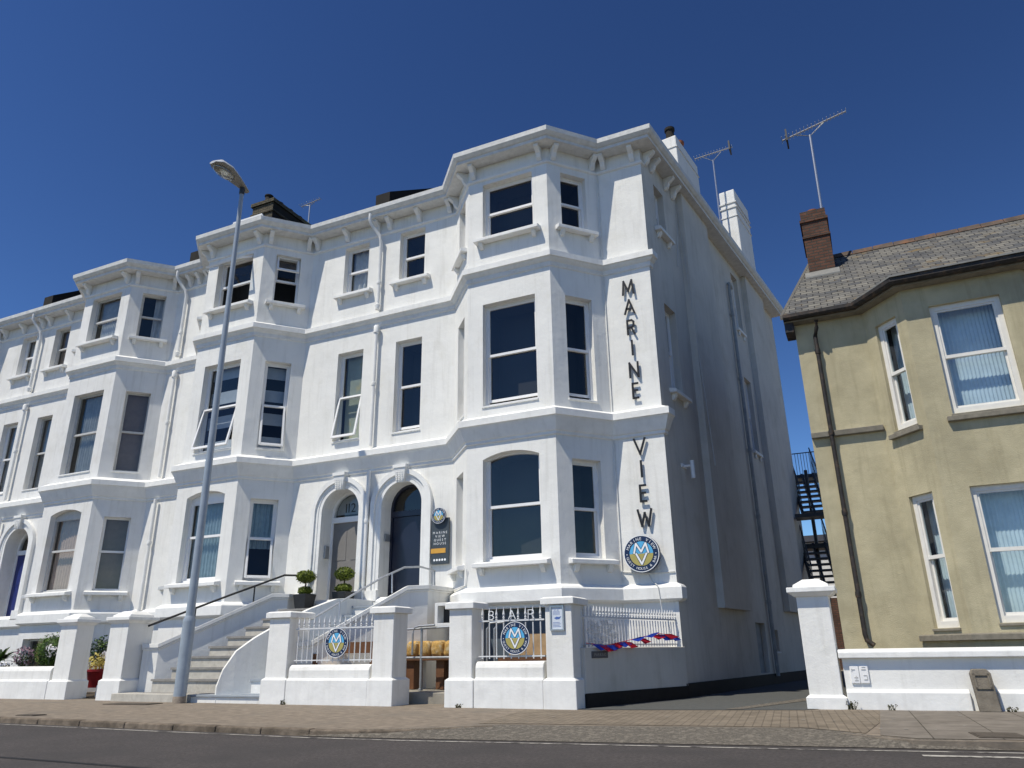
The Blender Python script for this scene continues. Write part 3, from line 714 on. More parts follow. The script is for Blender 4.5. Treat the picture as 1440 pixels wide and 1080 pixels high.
# ------------------------------------------------------------------ signs
def strokes(name, ch, label, cx, zc, w_, h_, group, y=WY, off=.10, t=.043, dep=.025, mm='letter', cat='letter'):
    P = {'M': [[(-1, -1), (-.75, 1), (0, -.55), (.75, 1), (1, -1)]], 'A': [[(-1, -1), (0, 1), (1, -1)], [(-.6, -.3), (.6, -.3)]],
         'R': [[(-.8, -1), (-.8, 1), (.3, 1), (.75, .75), (.75, .25), (.3, 0), (-.8, 0)], [(.1, 0), (.85, -1)]], 'I': [[(0, -1), (0, 1)]],
         'N': [[(-.85, -1), (-.85, 1), (.85, -1), (.85, 1)]], 'E': [[(.7, -1), (-.7, -1), (-.7, 1), (.7, 1)], [(-.7, .05), (.5, .05)]],
         'V': [[(-1, 1), (0, -1), (1, 1)]], 'W': [[(-1, 1), (-.5, -1), (0, .6), (.5, -1), (1, 1)]],
         'B': [[(-.7, 0), (-.7, 1), (.2, 1), (.6, .75), (.6, .25), (.2, 0), (-.7, 0), (-.7, -1), (.3, -1), (.75, -.7), (.75, -.3), (.2, 0)]]}[ch]
    F = Fr((cx, y), (1, 0)); mb = MB()
    for pl in P:
        q = [Vector((a*w_/2, zc+b*h_/2)) for a, b in pl]
        for i, (a, b) in enumerate(zip(q, q[1:])):
            d = (b-a).normalized(); n = Vector((-d.y, d.x))*t/2; e = d*t*.42; dn = .0015*i
            c = [a-n-e, b-n+e, b+n+e, a+n-e]
            mb.hexa([F.p(v.x, off, v.y) for v in c], [F.p(v.x, off+dep+dn, v.y) for v in c])
    if off > .05:
        for pl in P[:1]:
            for a, b in (pl[0], pl[-1]): mb.tube([F.p(a*w_/2*.98, .001, zc+b*h_/2*.9), F.p(a*w_/2*.98, off+.01, zc+b*h_/2*.9)], .008, 6)
    o = mb.build(name, mm, None, loc=(cx, y-off, zc)); return tag(o, label, cat, group)


G = 'black letters down the white corner strip'
for ch, z, wd, lab in (('M', 8.86, .30, 'black raised letter M, topmost of the column on the white strip'), ('A', 8.36, .26, 'black raised letter A below the M of the column'),
                       ('R', 7.84, .22, 'black raised letter R between A and I in the upper word'), ('I', 7.33, .1, 'black raised letter I between R and N in the upper word'),
                       ('N', 6.79, .26, 'black raised letter N just above the E of the upper word'), ('E', 6.29, .19, 'black raised letter E ending the upper word, above the moulded band'),
                       ('V', 5.01, .28, 'black raised letter V just below the moulded band'), ('I', 4.51, .1, 'black raised letter I between V and E in the lower word'),
                       ('E', 3.98, .20, 'black raised letter E between I and W in the lower word'), ('W', 3.46, .34, 'black raised letter W, lowest of the column, above the round sign')):
    strokes('sign_letter', ch, lab, -4.04, z+.03, wd*.86, .34, G, off=.045)


def disc(label, F, cu, cz, r, n0, th, group, face=True, loc=None):
    t = thing('round_sign', label, 'sign', F.p(cu, n0, cz-r), group)
    a = lambda rr, n, k=40: [F.p(cu+rr*math.cos(2*math.pi*i/k), n, cz+rr*math.sin(2*math.pi*i/k)) for i in range(k)]
    b = MB(); b.hexa(a(r, n0), a(r, n0+th)); b.build('backing', 'navysign', t, bev=.006)
    b = MB(); k = 40; o, i_ = a(r*.995, n0+th+.002), a(r*.955, n0+th+.002)
    for j in range(k): b.poly([o[j], o[(j+1) % k], i_[(j+1) % k], i_[j]])
    b.build('rim', 'signwhite', t)
    hf = lambda s_, rr: [F.p(cu+rr*math.cos(math.pi*i/20), n0+th+.003, cz+s_*rr*math.sin(math.pi*i/20)) for i in range(21)]
    b = MB(); b.poly(hf(1, r*.66)); b.build('sky_half', 'skyblue', t)
    b = MB(); b.poly(hf(-1, r*.66)); b.build('sand_half', 'sand', t)
    g = MB()

    def st(pl, wd=.085, n=n0+th+.006, m=0):
        q = [Vector(p)*r for p in pl]
        for i, (p0, p1) in enumerate(zip(q, q[1:])):
            d = (p1-p0).normalized(); nn = Vector((-d.y, d.x))*wd*r/2; e = d*wd*r*.3; z = n+.0006*i
            g.poly([F.p(cu+v.x, z, cz+v.y) for v in (p0-nn-e, p1-nn+e, p1+nn+e, p0+nn-e)], m)
    for pl in ([(-.40, .04), (-.27, .55), (0, .10), (.27, .55), (.40, .04)], [(-.29, .0), (0, -.56), (.29, .0)]):
        st(pl, .16, n0+th+.0045, 1); st(pl, .10, n0+th+.0075)
    g.build('monogram', ['signwhite', 'navysign'], t)
    x = MB(); arctext(x, F, 'MARINE VIEW', cu, cz, r*.80, r*.16, n0+th+.004, 90, 134, True)
    arctext(x, F, 'GUEST HOUSE & BAR', cu, cz, r*.80, r*.135, n0+th+.004, 270, 150, False)
    for s_ in (-1, 1): x.poly([F.p(cu+s_*r*.81+r*.03*math.cos(i), n0+th+.004, cz-.02*r+r*.03*math.sin(i)) for i in [k_*math.pi/4 for k_ in range(8)]])
    x.build('lettering', 'signwhite', t)
    return t


FW = Fr((0, WY), (1, 0)); FP = Fr((0, 12.05), (1, 0))
GD = 'round guest house signs'
disc('large round blue and sand sign mounted high on the white corner strip', FW, -4.13, 2.74, .375, .10, .12, GD)
disc('round blue and sand sign fixed to the railing between the left pair of piers', FP, -9.36, 1.09, .27, -.08, .02, GD)
disc('round blue and sand sign fixed to the railing under the BAR letters', FP, -5.61, 1.10, .27, -.08, .02, GD)
disc('small round sign at the head of the dark board beside the arched door', FW, -9.0, 3.95, .19, .10, .05, GD)
t = thing('sign_board', 'tall dark grey board with white lettering and a gold bar beside the arched door', 'sign', (-8.98, WY-.05, 2.83))
b = MB(); b.fbox(FW, -9.22, -8.75, .03, .085, 2.83, 3.9); b.build('board', 'slategrey', t, bev=.006)
b = MB(); b.fbox(FW, -9.225, -8.83, .0865, .092, 3.08, 3.19); b.build('gold_bar', 'gold', t)
x = MB()
for s_, z in (('MARINE', 3.53), ('VIEW', 3.445), ('GUEST', 3.36), ('HOUSE', 3.275)): text(x, FW, s_, -8.985, z, .055, .088, 3.2)
for i in range(5): x.poly([FW.p(-9.13+i*.072+.028*math.cos(k*.785), .088, 2.925+.028*math.sin(k*.785)) for k in range(8)])
x.build('lettering', 'signwhite', t)
b = MB(); b.fbox(Fr((0, WY), (1, 0)), -10.685, -10.655, -.3, -.1, 3.5, 3.68); tag(b.build('oval_plaque', 'galv', None, loc=(-10.67, WY, 3.6)), 'small grey plaque on the jamb of the arched navy doorway', 'plaque')

# ------------------------------------------------------------------ garden walls, piers, railings
def pier(label, x0, x1, y0, y1, h, cap='flat', pl=.47, group='white painted garden piers', ov=.06):
    t = thing('garden_pier', label, 'pier', ((x0+x1)/2, (y0+y1)/2, 0), group)
    s = .05
    b = MB(); b.box(x0, x1, y0, y1, -.05, pl-.04); b.hexa([(x0, y0, pl-.04), (x1, y0, pl-.04), (x1, y1, pl-.04), (x0, y1, pl-.04)], [(x0+s, y0+s, pl), (x1-s, y0+s, pl), (x1-s, y1-s, pl), (x0+s, y1-s, pl)])
    b.build('base', 'trim', t, bev=.012)
    b = MB(); b.box(x0+s+.002, x1-s-.002, y0+s+.002, y1-s-.002, pl-.02, h-.1); b.build('shaft', 'stucco', t, bev=.012)
    c = MB(); a0, a1, c0, c1 = x0+s-ov, x1-s+ov, y0+s-ov, y1-s+ov
    if cap == 'flat':
        c.box(a0, a1, c0, c1, h-.1, h); c.hexa([(a0, c0, h), (a1, c0, h), (a1, c1, h), (a0, c1, h)], [(a0+.05, c0+.05, h+.025), (a1-.05, c0+.05, h+.025), (a1-.05, c1-.05, h+.025), (a0+.05, c1-.05, h+.025)])
    else:
        r = lambda k, z: [(a0+k, c0+k, z), (a1-k, c0+k, z), (a1-k, c1-k, z), (a0+k, c1-k, z)]
        c.hexa(r(ov*.7, h-.14), r(0, h-.08)); c.hexa(r(-.02, h-.08), r(-.02, h)); c.hexa(r(.07, h), r(.08, h+.05)); c.hexa(r(.09, h+.05), r(.22, h+.13))
    c.build('cap', 'trim', t, bev=.01)
    return t


pier('white pier carrying the framed poster, at the mouth of the drive', -5.08, -4.5, 12.02, 12.75, 1.72)
pier('white pier to the left of the BAR railing', -6.93, -6.37, 12.02, 12.6, 1.71)
pier('white pier right of the railing with its own round sign, beside the yellow cushions', -8.55, -8.0, 12.02, 12.6, 1.69)
pier('white pier at the right foot of the entrance steps with a small bracket on it', -11.06, -10.44, 12.02, 12.75, 1.68)
pier('white pier with stepped cap at the left foot of the entrance steps', -15.95, -15.25, 12.22, 13.0, 1.76, 'step', .44)
pier('white pier with stepped cap at the right end of the shrub garden wall', -17.7, -17.02, 12.25, 12.8, 1.76, 'step', .42)
pier('white pier with stepped cap on the right side of the drive by the beige house', -1.14, -.56, 12.98, 13.55, 1.78, 'step', .2, ov=.10)


def lowwall(label, x0, x1, y0, y1, h, pl, prof='round'):
    t = thing('garden_wall', label, 'wall', ((x0+x1)/2, (y0+y1)/2, 0))
    F = Fr((x0, y0), (1, 0)); L = x1-x0; D = y1-y0
    b = MB(); b.fprof(F, 0, L, [(0, -.05), (0, pl-.03), (-.05, pl), (-D, pl), (-D, -.05)]); b.build('base', 'trim', t, bev=.01)
    b = MB(); b.fprof(F, .002, L-.002, [(-.05, pl-.01), (-.05, h-.1), (-.07, h-.04), (-.12, h), (-D+.05, h), (-D+.01, h-.05), (-D+.01, pl-.01)]); b.build('upper_course', 'stucco', t, bev=.012)
    return t


lowwall('low white wall under the BAR railing between two piers', -6.36, -5.085, 12.03, 12.45, .73, .47)
lowwall('low white wall under the left railing between two piers', -10.435, -8.555, 12.03, 12.45, .70, .46)
lowwall('low white wall of the shrub garden at the left edge', -33, -17.705, 12.24, 12.7, .71, .42)
b = MB(); b.box(-17.0, -15.96, 13.0, 13.2, -.05, .27); tag(b.build('garden_wall', 'stucco', None, loc=(-16.5, 13.1, 0), bev=.01), 'short low white wall between the two stepped piers, under the red pot', 'wall')
# side retaining wall from pier to house corner
SW = Fr((-4.47, 12.4), (1.01, 3.0)); LW = math.hypot(1.01, 3.0)
t = thing('garden_wall', 'shaded white low wall running back along the drive with black skirting', 'wall', (-4.0, 13.8, 0))
b = MB(); b.fprof(SW, 0, LW, [(0, .2), (0, .93), (-.28, .93), (-.28, .2)]); b.build('upper_course', 'sidewall', t, bev=.01)  # same dulled stucco as the side wall, shade put into its colour
b = MB(); b.fprof(SW, 0, LW, [(.012, -.05), (.012, .22), (-.28, .22), (-.28, -.05)]); b.build('skirting', 'bitumen', t)
# iron railings
def railing(label, F, L, z0, zr, zt, n, m_='railwhite', r=.011, finial=True):
    t = thing('railing', label, 'railing', F.p(L/2, 0, z0), 'white spearhead railings')
    b = MB(); b.fbox(F, 0, L, -.012, .012, z0, z0+.02); b.fbox(F, 0, L, -.012, .012, zr, zr+.025); b.build('rail', m_, t)
    for i in range(n):
        u = (i+.5)*L/n; q = MB(); x_, y_, _ = F.p(u, 0, 0)
        q.lathe((x_, y_), [(r, z0-.03), (r, zr-.02)], 6)
        if finial: q.lathe((x_, y_), [(r, zr+.02), (r*1.9, zr+.035), (r, zr+.05), (r*1.9, zr+.065), (r, zr+.085), (r*2.0, zr+.12), (r*1.1, zr+.17), (.002, zt)], 6)
        else: q.lathe((x_, y_), [(r, zr+.02), (.002, zt)], 6)
        q.build('baluster', m_, t)
    return t


railing('white spearhead railing carrying the letters BAR between two piers', Fr((-6.35, 12.2), (1, 0)), 1.25, .80, 1.38, 1.62, 9)
railing('white spearhead railing on the wall beside the entrance steps', Fr((-10.42, 12.2), (1, 0)), 1.86, .77, 1.35, 1.60, 15)
railing('long white railing running back along the side of the drive', Fr(SW.p(.05, -.12, 0)[:2], SW.d), LW-.08, .97, 1.42, 1.62, 34)
for ch, x_ in (('B', -6.09), ('A', -5.69), ('R', -5.33)):
    strokes('railing_letter', ch, 'thin white letter %s standing on the BAR railing' % ch, x_, 1.485, .13, .14, 'white letters on the railing', y=12.2, off=.025, t=.011, dep=.010, mm='signwhite')
# poster, plaque, bunting, plastic
t = thing('poster_frame', 'silver framed poster with a blue picture on the white pier by the drive', 'poster', (-4.81, 12.06, 1.2))
FPo = Fr((0, 12.066), (1, 0))
b = MB()
for u0, u1, z0, z1 in ((-4.93, -4.905, 1.2, 1.6), (-4.705, -4.68, 1.2, 1.6), (-4.905, -4.705, 1.2, 1.225), (-4.905, -4.705, 1.575, 1.6)): b.fbox(FPo, u0, u1, .0, .03, z0, z1)
b.build('frame', 'alu', t)
b = MB(); b.fbox(FPo, -4.905, -4.705, 0, .012, 1.225, 1.575); b.build('paper', 'poster', t)
b = MB(); b.poly([FPo.p(-4.86+.13*a, .0135, 1.40+.045*c) for a, c in ((0, 0), (.3, -.5), (.75, -.4), (1, .6), (.7, .35), (.35, .5))])
for i in range(4): b.poly([FPo.p(u, .0135, 1.26+i*.022+d_) for u, d_ in ((-4.88, 0), (-4.74-.02*(i % 2), 0), (-4.74-.02*(i % 2), .006), (-4.88, .006))])
for i in range(7): b.poly([FPo.p(-4.875+i*.018+a, .0135, 1.45+c) for a, c in ((0, 0), (.006, 0), (.006, .06+.02*(i % 3)), (0, .06+.02*(i % 3)))])
b.build('picture', 'posterblue', t)
t = thing('wall_plaque', 'small dark rectangular plaque on the shaded low wall under the bunting', 'plaque', SW.p(.35, .02, .8))
b = MB(); b.fbox(SW, .18, .62, .001, .02, .76, .87); b.build('plate', 'plaquegrey', t, bev=.006)
x = MB(); text(x, SW, 'PARKING', .40, .79, .05, .022, 1.3); x.build('lettering', 'galv', t)
def pt(s, n, z): return Vector(SW.p(s, n, z))
cords = [pt(.0, .04, 1.0), pt(.5, .05, .96), pt(1.0, .06, 1.02), pt(1.6, .06, 1.10), pt(2.2, .06, 1.17), pt(2.75, .05, 1.12)]
t = thing('bunting', 'string of red and blue flags tied along the white side railing', 'bunting', tuple(cords[0]))
b = MB(); b.tube(cords, .006, 5); b.build('cord', 'red', t)
for i in range(13):
    k = .3+i*4.6/13; j = min(4, int(k)); p = cords[j].lerp(cords[j+1], k-j); d = Vector((SW.d[0], SW.d[1], 0)); L = .34+.14*random.random(); dz = random.uniform(-.10, .06)
    b = MB(); n_ = Vector((SW.n[0], SW.n[1], 0))
    b.poly([p+n_*.01*(i % 3), p+d*L*.45+Vector((0, 0, dz*.7-.055))+n_*.05, p+d*L*1.15+Vector((0, 0, dz*1.3+.02))+n_*.03, p+d*L*.6+Vector((0, 0, dz*.5+.03))+n_*.02])
    b.build('flag', 'red' if i % 2 else 'blue', t)
b = MB()
import math as _m
for i in range(16):
    for j in range(8):
        q = lambda a, c: SW.p(.06+a*.05, .04+.025*_m.sin(a*1.9+c)+.02*_m.cos(c*2.3+a*.7), .96+c*.052+.012*_m.sin(a*1.3))
        b.poly([q(i, j), q(i+1, j), q(i+1, j+1), q(i, j+1)])
tag(b.build('plastic_sheet', 'sheet', None, smooth=True, loc=SW.p(.4, .05, .96)), 'crumpled clear plastic sheet hung over the near end of the side railing', 'plastic sheet')

# ------------------------------------------------------------------ entrance steps
def lineX(a, b): return lambda y: a[0]+(b[0]-a[0])*(y-a[1])/(b[1]-a[1])
ZS = [.16, .43, .66, .89, 1.10, 1.31, 1.52, 1.71, 1.92]
def stair(label, xl, xr, y_top, lcheek, rcheek, ys, treadm, risem):
    t = thing('entrance_steps', label, 'steps', ((xl(ys[0])+xr(ys[0]))/2, ys[0], 0))
    for i, z in enumerate(ZS):
        y0 = ys[i]; zb = ZS[i-1] if i else -.05
        yb = WY-.002; s = MB()
        def ring(ya): return [(xl(ya), ya), (xr(ya), ya)]+([(xr(y_top), max(y_top, ya)), (xr(y_top), yb), (xl(y_top), yb), (xl(y_top), max(y_top, ya))] if ya < y_top-.01 else [(xr(y_top), yb), (xl(y_top), yb)])
        s.prism(ring(y0), zb-.02 if i else zb, z-.045, 1)
        s.prism(ring(y0-.03), z-.045, z, 0)
        s.build('step', [treadm, risem], t)
    return t


L1 = lineX((-14.65, 12.57), (-13.15, 14.19)); C1 = lineX((-12.36, 12.25), (-11.2, 14.15)); C2 = lambda y: C1(y)+.27; R1 = lineX((-10.62, 12.6), (-9.12, 14.2))
YS = [12.3]+[12.57+.27*i for i in range(8)]
cl = lambda f, lo, hi: (lambda y: f(min(max(y, lo), hi)))
t1 = stair('flared flight of stone steps with black handrail up to the grey door', cl(L1, 12.0, 14.5), cl(C1, 12.0, 14.2), 14.45, None, None, YS, 'tread', 'stone')
t2 = stair('flight of blue grey painted steps with grey handrail up to the arched navy door', cl(C2, 12.2, 14.2), cl(R1, 12.2, 14.25), 14.45, None, None, YS, 'bluetread', 'stucco2')


def cheek(name, par, pts, th, side, zb=-.05, coping=True, m_='stucco'):
    """pts (x,y,ztop) along the inner line; thickness to side"""
    b = MB(); P = [Vector(p) for p in pts]; q = []
    for i, p in enumerate(P):
        d = Vector((0, 0))
        if i: d += (P[i].xy-P[i-1].xy).normalized()
        if i+1 < len(P): d += (P[i+1].xy-P[i].xy).normalized()
        d.normalize(); n = Vector((d.y, -d.x))*side; q.append(n)
    def strip(o0, o1, dz0, dz1, m=0):
        for i in range(len(P)-1):
            r = [(P[i], q[i], o0), (P[i+1], q[i+1], o0), (P[i+1], q[i+1], o1), (P[i], q[i], o1)]
            lo = [(p.x+n.x*o, p.y+n.y*o, zb if dz0 is None else p.z+dz0) for p, n, o in r]; hi = [(p.x+n.x*o, p.y+n.y*o, p.z+dz1) for p, n, o in r]
            b.hexa(lo, hi, m)
    strip(0, th, None, -.09 if coping else 0)
    if coping: strip(-.05, th+.05, -.09, 0); strip(-.03, th+.03, -.13, -.092)
    return b.build(name, m_, par, bev=.008)


cheek('cheek_wall', t1, [(-15.25, 12.7, 1.17), (-14.85, 12.78, 1.17), (-13.22, 14.5, 2.30), (-12.95, 14.75, 2.30), (-12.95, 15.355, 2.30)], .26, -1)
cheek('cheek_wall', t1, [(-12.42, 12.22, .30), (-12.36, 12.29, .62), (-12.22, 12.45, .98), (-12.02, 12.72, 1.24), (-11.75, 13.1, 1.52), (-11.42, 13.62, 1.83), (-11.12, 14.12, 2.06), (-11.05, 14.3, 2.08), (-11.05, 15.355, 2.08)], .27, 1, coping=False)
cheek('cheek_wall', t2, [(-10.80, 12.45, 1.12), (-10.48, 12.72, 1.14), (-9.12, 14.05, 2.24), (-8.86, 14.3, 2.27), (-8.86, 15.355, 2.27)], .25, 1)
b = MB(); b.box(-15.24, -12.9, 12.05, 12.6, -.05, .155, 0); b.build('bottom_slab', ['stone'], t1, bev=.01)
b = MB(); b.box(-12.898, -11.065, 12.06, 12.6, -.05, .11, 0); b.box(-12.898, -11.065, 12.03, 12.6, .11, .15, 1); b.build('bottom_slab', ['stucco', 'bluetread'], t2, bev=.006)
hr = MB(); hp = [(-15.22, 12.72, 1.56), (-14.0, 13.95, 2.28), (-13.16, 14.8, 2.76), (-12.85, 15.1, 2.76), (-12.62, 15.34, 2.70)]
hr.tube(hp, .025, 8)
for x_, y_, z0, z1 in ((-14.5, 13.38, 1.35, 1.95), (-13.62, 14.3, 2.0, 2.48)): hr.tube([(x_+.05, y_-.05, z0), (x_, y_, z1)], .018, 8)
hr.build('handrail', 'black', t1, smooth=True)
hr = MB(); hp = [(-10.72, 12.62, 1.43), (-9.55, 13.75, 2.42), (-9.18, 14.1, 2.66), (-8.92, 14.35, 2.68), (-8.80, 14.75, 2.62), (-8.80, 14.76, 2.28)]
hr.tube(hp, .022, 8)
for x_, y_, z0, z1 in ((-10.1, 13.1, 1.55, 1.93), (-9.35, 13.88, 2.1, 2.52)): hr.tube([(x_+.05, y_-.05, z0), (x_, y_, z1)], .018, 8)
hr.build('handrail', 'galv', t2, smooth=True)

# ------------------------------------------------------------------ plants
def topiary(label, x, y, z, s=1.0, low=.8):
    t = thing('potted_topiary', label, 'potted plant', (x, y, z), 'two-ball topiaries by the grey door')
    b = MB(); b.hexa([(x-.15, y-.15, z), (x+.15, y-.15, z), (x+.15, y+.15, z), (x-.15, y+.15, z)], [(x-.2, y-.2, z+.36), (x+.2, y-.2, z+.36), (x+.2, y+.2, z+.36), (x-.2, y+.2, z+.36)]); b.build('planter', 'planter', t, bev=.01)
    b = MB(); b.tube([(x, y, z+.3), (x+.01, y, z+.75)], .018, 8); b.build('stem', 'bark', t)
    for c, r in (((x, y, z+.44), (.20*low, .20*low, .105)), ((x, y, z+.78), (.225, .225, .15))):
        b = MB(); b.ball(c, tuple(k*.86 for k in r), 14, 10, 1); b.leaves(c, r, 1000, .045, .84, 0); b.leaves(c, tuple(k*1.1 for k in r), 90, .05, .95, 0); b.build('foliage', ['leaf', 'leafdark'], t)
    return t


topiary('two-ball topiary in black planter on the left of the grey door', -12.58, 14.92, 1.92)
topiary('two-ball topiary in black planter on the right of the grey door', -11.36, 14.85, 1.92, low=.95)
b = MB(); b.ball((-19.3, 13.4, 1.05), (.36, .36, .34), 14, 10, 1); b.leaves((-19.3, 13.4, 1.05), (.41, .41, .39), 2300, .05, .8, 0); b.leaves((-19.3, 13.4, 1.07), (.47, .47, .45), 300, .055, .9, 0)
tag(b.build('round_shrub', ['leafbush', 'leafdark'], None, loc=(-19.3, 13.4, .6)), 'clipped round green shrub behind the low garden wall, left of a stepped pier', 'shrub')
t = thing('spiky_plant', 'dark strap-leaved plant behind the garden wall at the left edge', 'plant', (-21.2, 13.3, .5))
for i in range(34):
    a = random.uniform(0, 6.28); L = random.uniform(.5, .95); el = random.uniform(.15, 1.2); b = MB(); pts = []
    for k in range(6):
        f = k/5; pts.append(Vector((-21.3+math.cos(a)*L*f*math.cos(el), 13.3+math.sin(a)*L*f*math.cos(el), .85+L*f*math.sin(el)-.45*L*f*f)))
    s_ = Vector((-math.sin(a), math.cos(a), 0))
    for k in range(5):
        w0, w1 = .05*(1-(k/5)**2), .05*(1-((k+1)/5)**2)
        b.poly([pts[k]-s_*w0, pts[k]+s_*w0, pts[k+1]+s_*w1, pts[k+1]-s_*w1])
    b.build('leaf', 'leafbush' if i % 4 == 0 else 'leafdark', t)
def flowerclump(label, c, r, n, fm, nf, lm='leafdark', name='flower_clump'):
    b = MB(); b.leaves(c, r, n, .06, .3, 0); b.leaves((c[0], c[1], c[2]+r[2]*.3), (r[0]*.95, r[1]*.95, r[2]*.9), nf, .06, .7, 1, .9)
    b.tube([(c[0], c[1], c[2]-r[2]-.1), (c[0], c[1], c[2])], .02, 6, 0)
    return tag(b.build(name, [lm, fm], None, loc=(c[0], c[1], c[2]-r[2])), label, 'plant')
flowerclump('mauve flowering plant between the spiky plant and the round shrub', (-20.2, 13.2, .88), (.34, .2, .26), 260, 'flowerp', 150)
flowerclump('clump of white daisies in front of the round green shrub', (-18.85, 12.98, 1.02), (.16, .12, .17), 120, 'flowerw', 60)
flowerclump('low white flowers at the foot of the mauve plant on the wall top', (-20.5, 12.9, .72), (.22, .12, .08), 60, 'flowerw', 70)
flowerclump('bushy dark plant behind the red pot between the stepped piers', (-18.3, 14.0, 1.02), (.34, .3, .36), 900, 'leafbush', 120)
t = thing('potted_plant', 'red pot with yellowish foliage between the two stepped piers', 'potted plant', (-17.68, 13.5, .2))
b = MB(); b.lathe((-17.68, 13.5), [(.17, .2), (.24, .55), (.26, .57), (.26, .62), (.2, .62)], 16); b.build('pot', 'redpot', t, smooth=True)
b = MB(); b.leaves((-17.68, 13.5, .78), (.26, .24, .22), 240, .08, .2, 0); b.leaves((-17.5, 13.55, .95), (.16, .14, .12), 80, .07, .3, 1, .9); b.build('foliage', ['flowery', 'flowerw'], t)

# ------------------------------------------------------------------ bar yard
def tube_gate(label, x0, x1, y):
    t = thing('tube_handrail', label, 'handrail', ((x0+x1)/2, y, .2))
    b = MB(); b.tube([(x0, y, 1.33), (x1, y, 1.37)], .022, 8); b.tube([(x0, y, .80), (x1, y, .80)], .022, 8); b.build('rail', 'galv', t)
    for x_ in (x0+.55, x1-.1): b = MB(); b.tube([(x_, y, .2), (x_, y, 1.36)], .026, 8); b.lathe((x_, y), [(.05, .2), (.05, .23), (.026, .24)], 8); b.build('post', 'galv', t)
    b = MB(); xx = x0+.38; b.tube([(xx, y-.06, .85), (xx, y-.06, 1.26), (xx+.04, y-.06, 1.36), (xx+.14, y-.06, 1.39), (xx+.5, y-.06, 1.40)], .02, 8); b.build('hoop', 'galv', t)
    return t


tube_gate('galvanised tube handrail in the gap between two white piers', -8.75, -7.2, 13.3)
t = thing('wooden_table', 'brown wooden table behind the tube handrail carrying yellow cushions', 'table', (-8.2, 13.95, .2))
b = MB(); b.box(-9.3, -7.3, 13.7, 14.2, .74, .80); b.build('tabletop', 'wood', t, bev=.008)
for x_ in (-9.1, -8.75, -8.05, -7.5): b = MB(); b.box(x_-.09, x_+.09, 13.78, 14.12, .2, .74); b.build('leg', 'wood', t)
t = thing('crate_box', 'white edged box with dark open front behind the right pier of the gap', 'box', (-7.9, 14.1, 1.4))
b = MB()
for q in ((-8.27, -8.2, 1.40, 1.86), (-7.55, -7.48, 1.40, 1.86), (-8.2, -7.55, 1.40, 1.46), (-8.2, -7.55, 1.8, 1.86)): b.box(q[0], q[1], 13.9, 14.25, q[2], q[3])
b.build('casing', 'bin', t, bev=.006)
b = MB(); b.box(-8.2, -7.55, 14.15, 14.24, 1.46, 1.8); b.build('front', 'dark', t)
for i in range(6):
    x_ = -9.05+i*.3; b = MB(); b.ball((0, 0, 0), 1, 20, 14)
    se = lambda t, p: math.copysign(abs(t)**p, t)
    tw = random.uniform(-.25, .25)
    for k, v in enumerate(b.v):
        j_ = 1+random.uniform(-.05, .05); q_ = (se(v[0], .45)*.14*j_, se(v[1], .5)*.16*j_, se(v[2], .5)*.155*j_)
        b.v[k] = (x_+q_[0]*math.cos(tw*.4)+q_[2]*math.sin(tw*.4), 13.93+q_[1], .962+q_[2]-.05*abs(q_[0])+random.uniform(-.006, .006))
    w_ = ['first', 'second', 'third', 'fourth', 'fifth', 'last'][i]
    tag(b.build('cushion', 'yellow', None, loc=(x_, 13.93, .8), smooth=True), 'mustard yellow cushion, %s from the left on the brown table' % w_, 'cushion', 'yellow cushions on the table')
t = thing('picnic_bench', 'brown timber bench behind the railing with the BAR letters', 'bench', (-6.0, 13.6, .2))
b = MB(); b.box(-6.6, -5.2, 13.45, 13.75, .72, .78); b.build('seat', 'wood', t); b = MB(); b.box(-6.5, -5.2, 13.75, 13.8, .82, 1.2); b.build('backrest', 'paletimber', t)
for x_ in (-6.45, -5.35): b = MB(); b.box(x_-.04, x_+.04, 13.47, 13.8, .2, .72); b.build('leg', 'wood', t)
t = thing('hoop_rail', 'pair of bent grey tube hoops behind the BAR railing', 'handrail', (-6.8, 13.4, .2))
for x_ in (-6.78, -6.62): b = MB(); b.tube([(x_-.02, 13.4, .2), (x_-.02, 13.4, 1.3), (x_+.05, 13.4, 1.41), (x_+.2, 13.4, 1.42)], .022, 8); b.build('hoop', 'galv', t)
t = thing('wooden_bench', 'long brown bench seen through the left railing behind its round sign', 'bench', (-9.6, 13.3, .2))
b = MB(); b.box(-10.3, -8.75, 12.86, 12.91, .90, 1.11); b.build('backrest', 'wood', t); b = MB(); b.box(-10.3, -8.75, 12.55, 12.86, .62, .68); b.build('seat', 'paletimber', t)
for x_ in (-10.25, -8.85): b = MB(); b.box(x_-.05, x_+.05, 12.57, 12.9, .0, .9); b.build('leg', 'wood', t)

# ------------------------------------------------------------------ street lamp
t = thing('street_lamp', 'tall pale grey lamp post with one lamp head, on the pavement before the steps', 'street lamp', (-12.95, 11.84, 0))
lx, ly = -12.97, 11.84
b = MB(); b.lathe((lx, ly), [(.125, .0), (.125, 1.56), (.125, 1.6), (.095, 1.68)], 20); b.build('base', 'lampgrey', t, smooth=True)
b = MB(); b.lathe((lx, ly), [(.129, -.02), (.129, .12), (.126, .13)], 20); b.build('base_collar', 'rust', t, smooth=True)
b = MB(); b.tube([(lx, ly, 1.66), (lx-.03, ly, 6), (lx-.09, ly, 12.15)], [.088, .075, .05], 16); b.build('column', 'lampgrey', t, smooth=True)
b = MB(); hx = lx-.09; secs = [(12.02, .07, .06, 12.22), (11.85, .11, .11, 12.27), (11.55, .19, .16, 12.34), (11.25, .25, .19, 12.39), (10.98, .22, .17, 12.40), (10.82, .10, .06, 12.36)]
rg = []
for y_, hw, hh, zc in secs:
    rg.append([(hx+hw*math.cos(a_), y_, zc+(hh*.75 if math.sin(a_) > 0 else hh*.35)*math.sin(a_)) for a_ in [2*math.pi*k/16 for k in range(16)]])
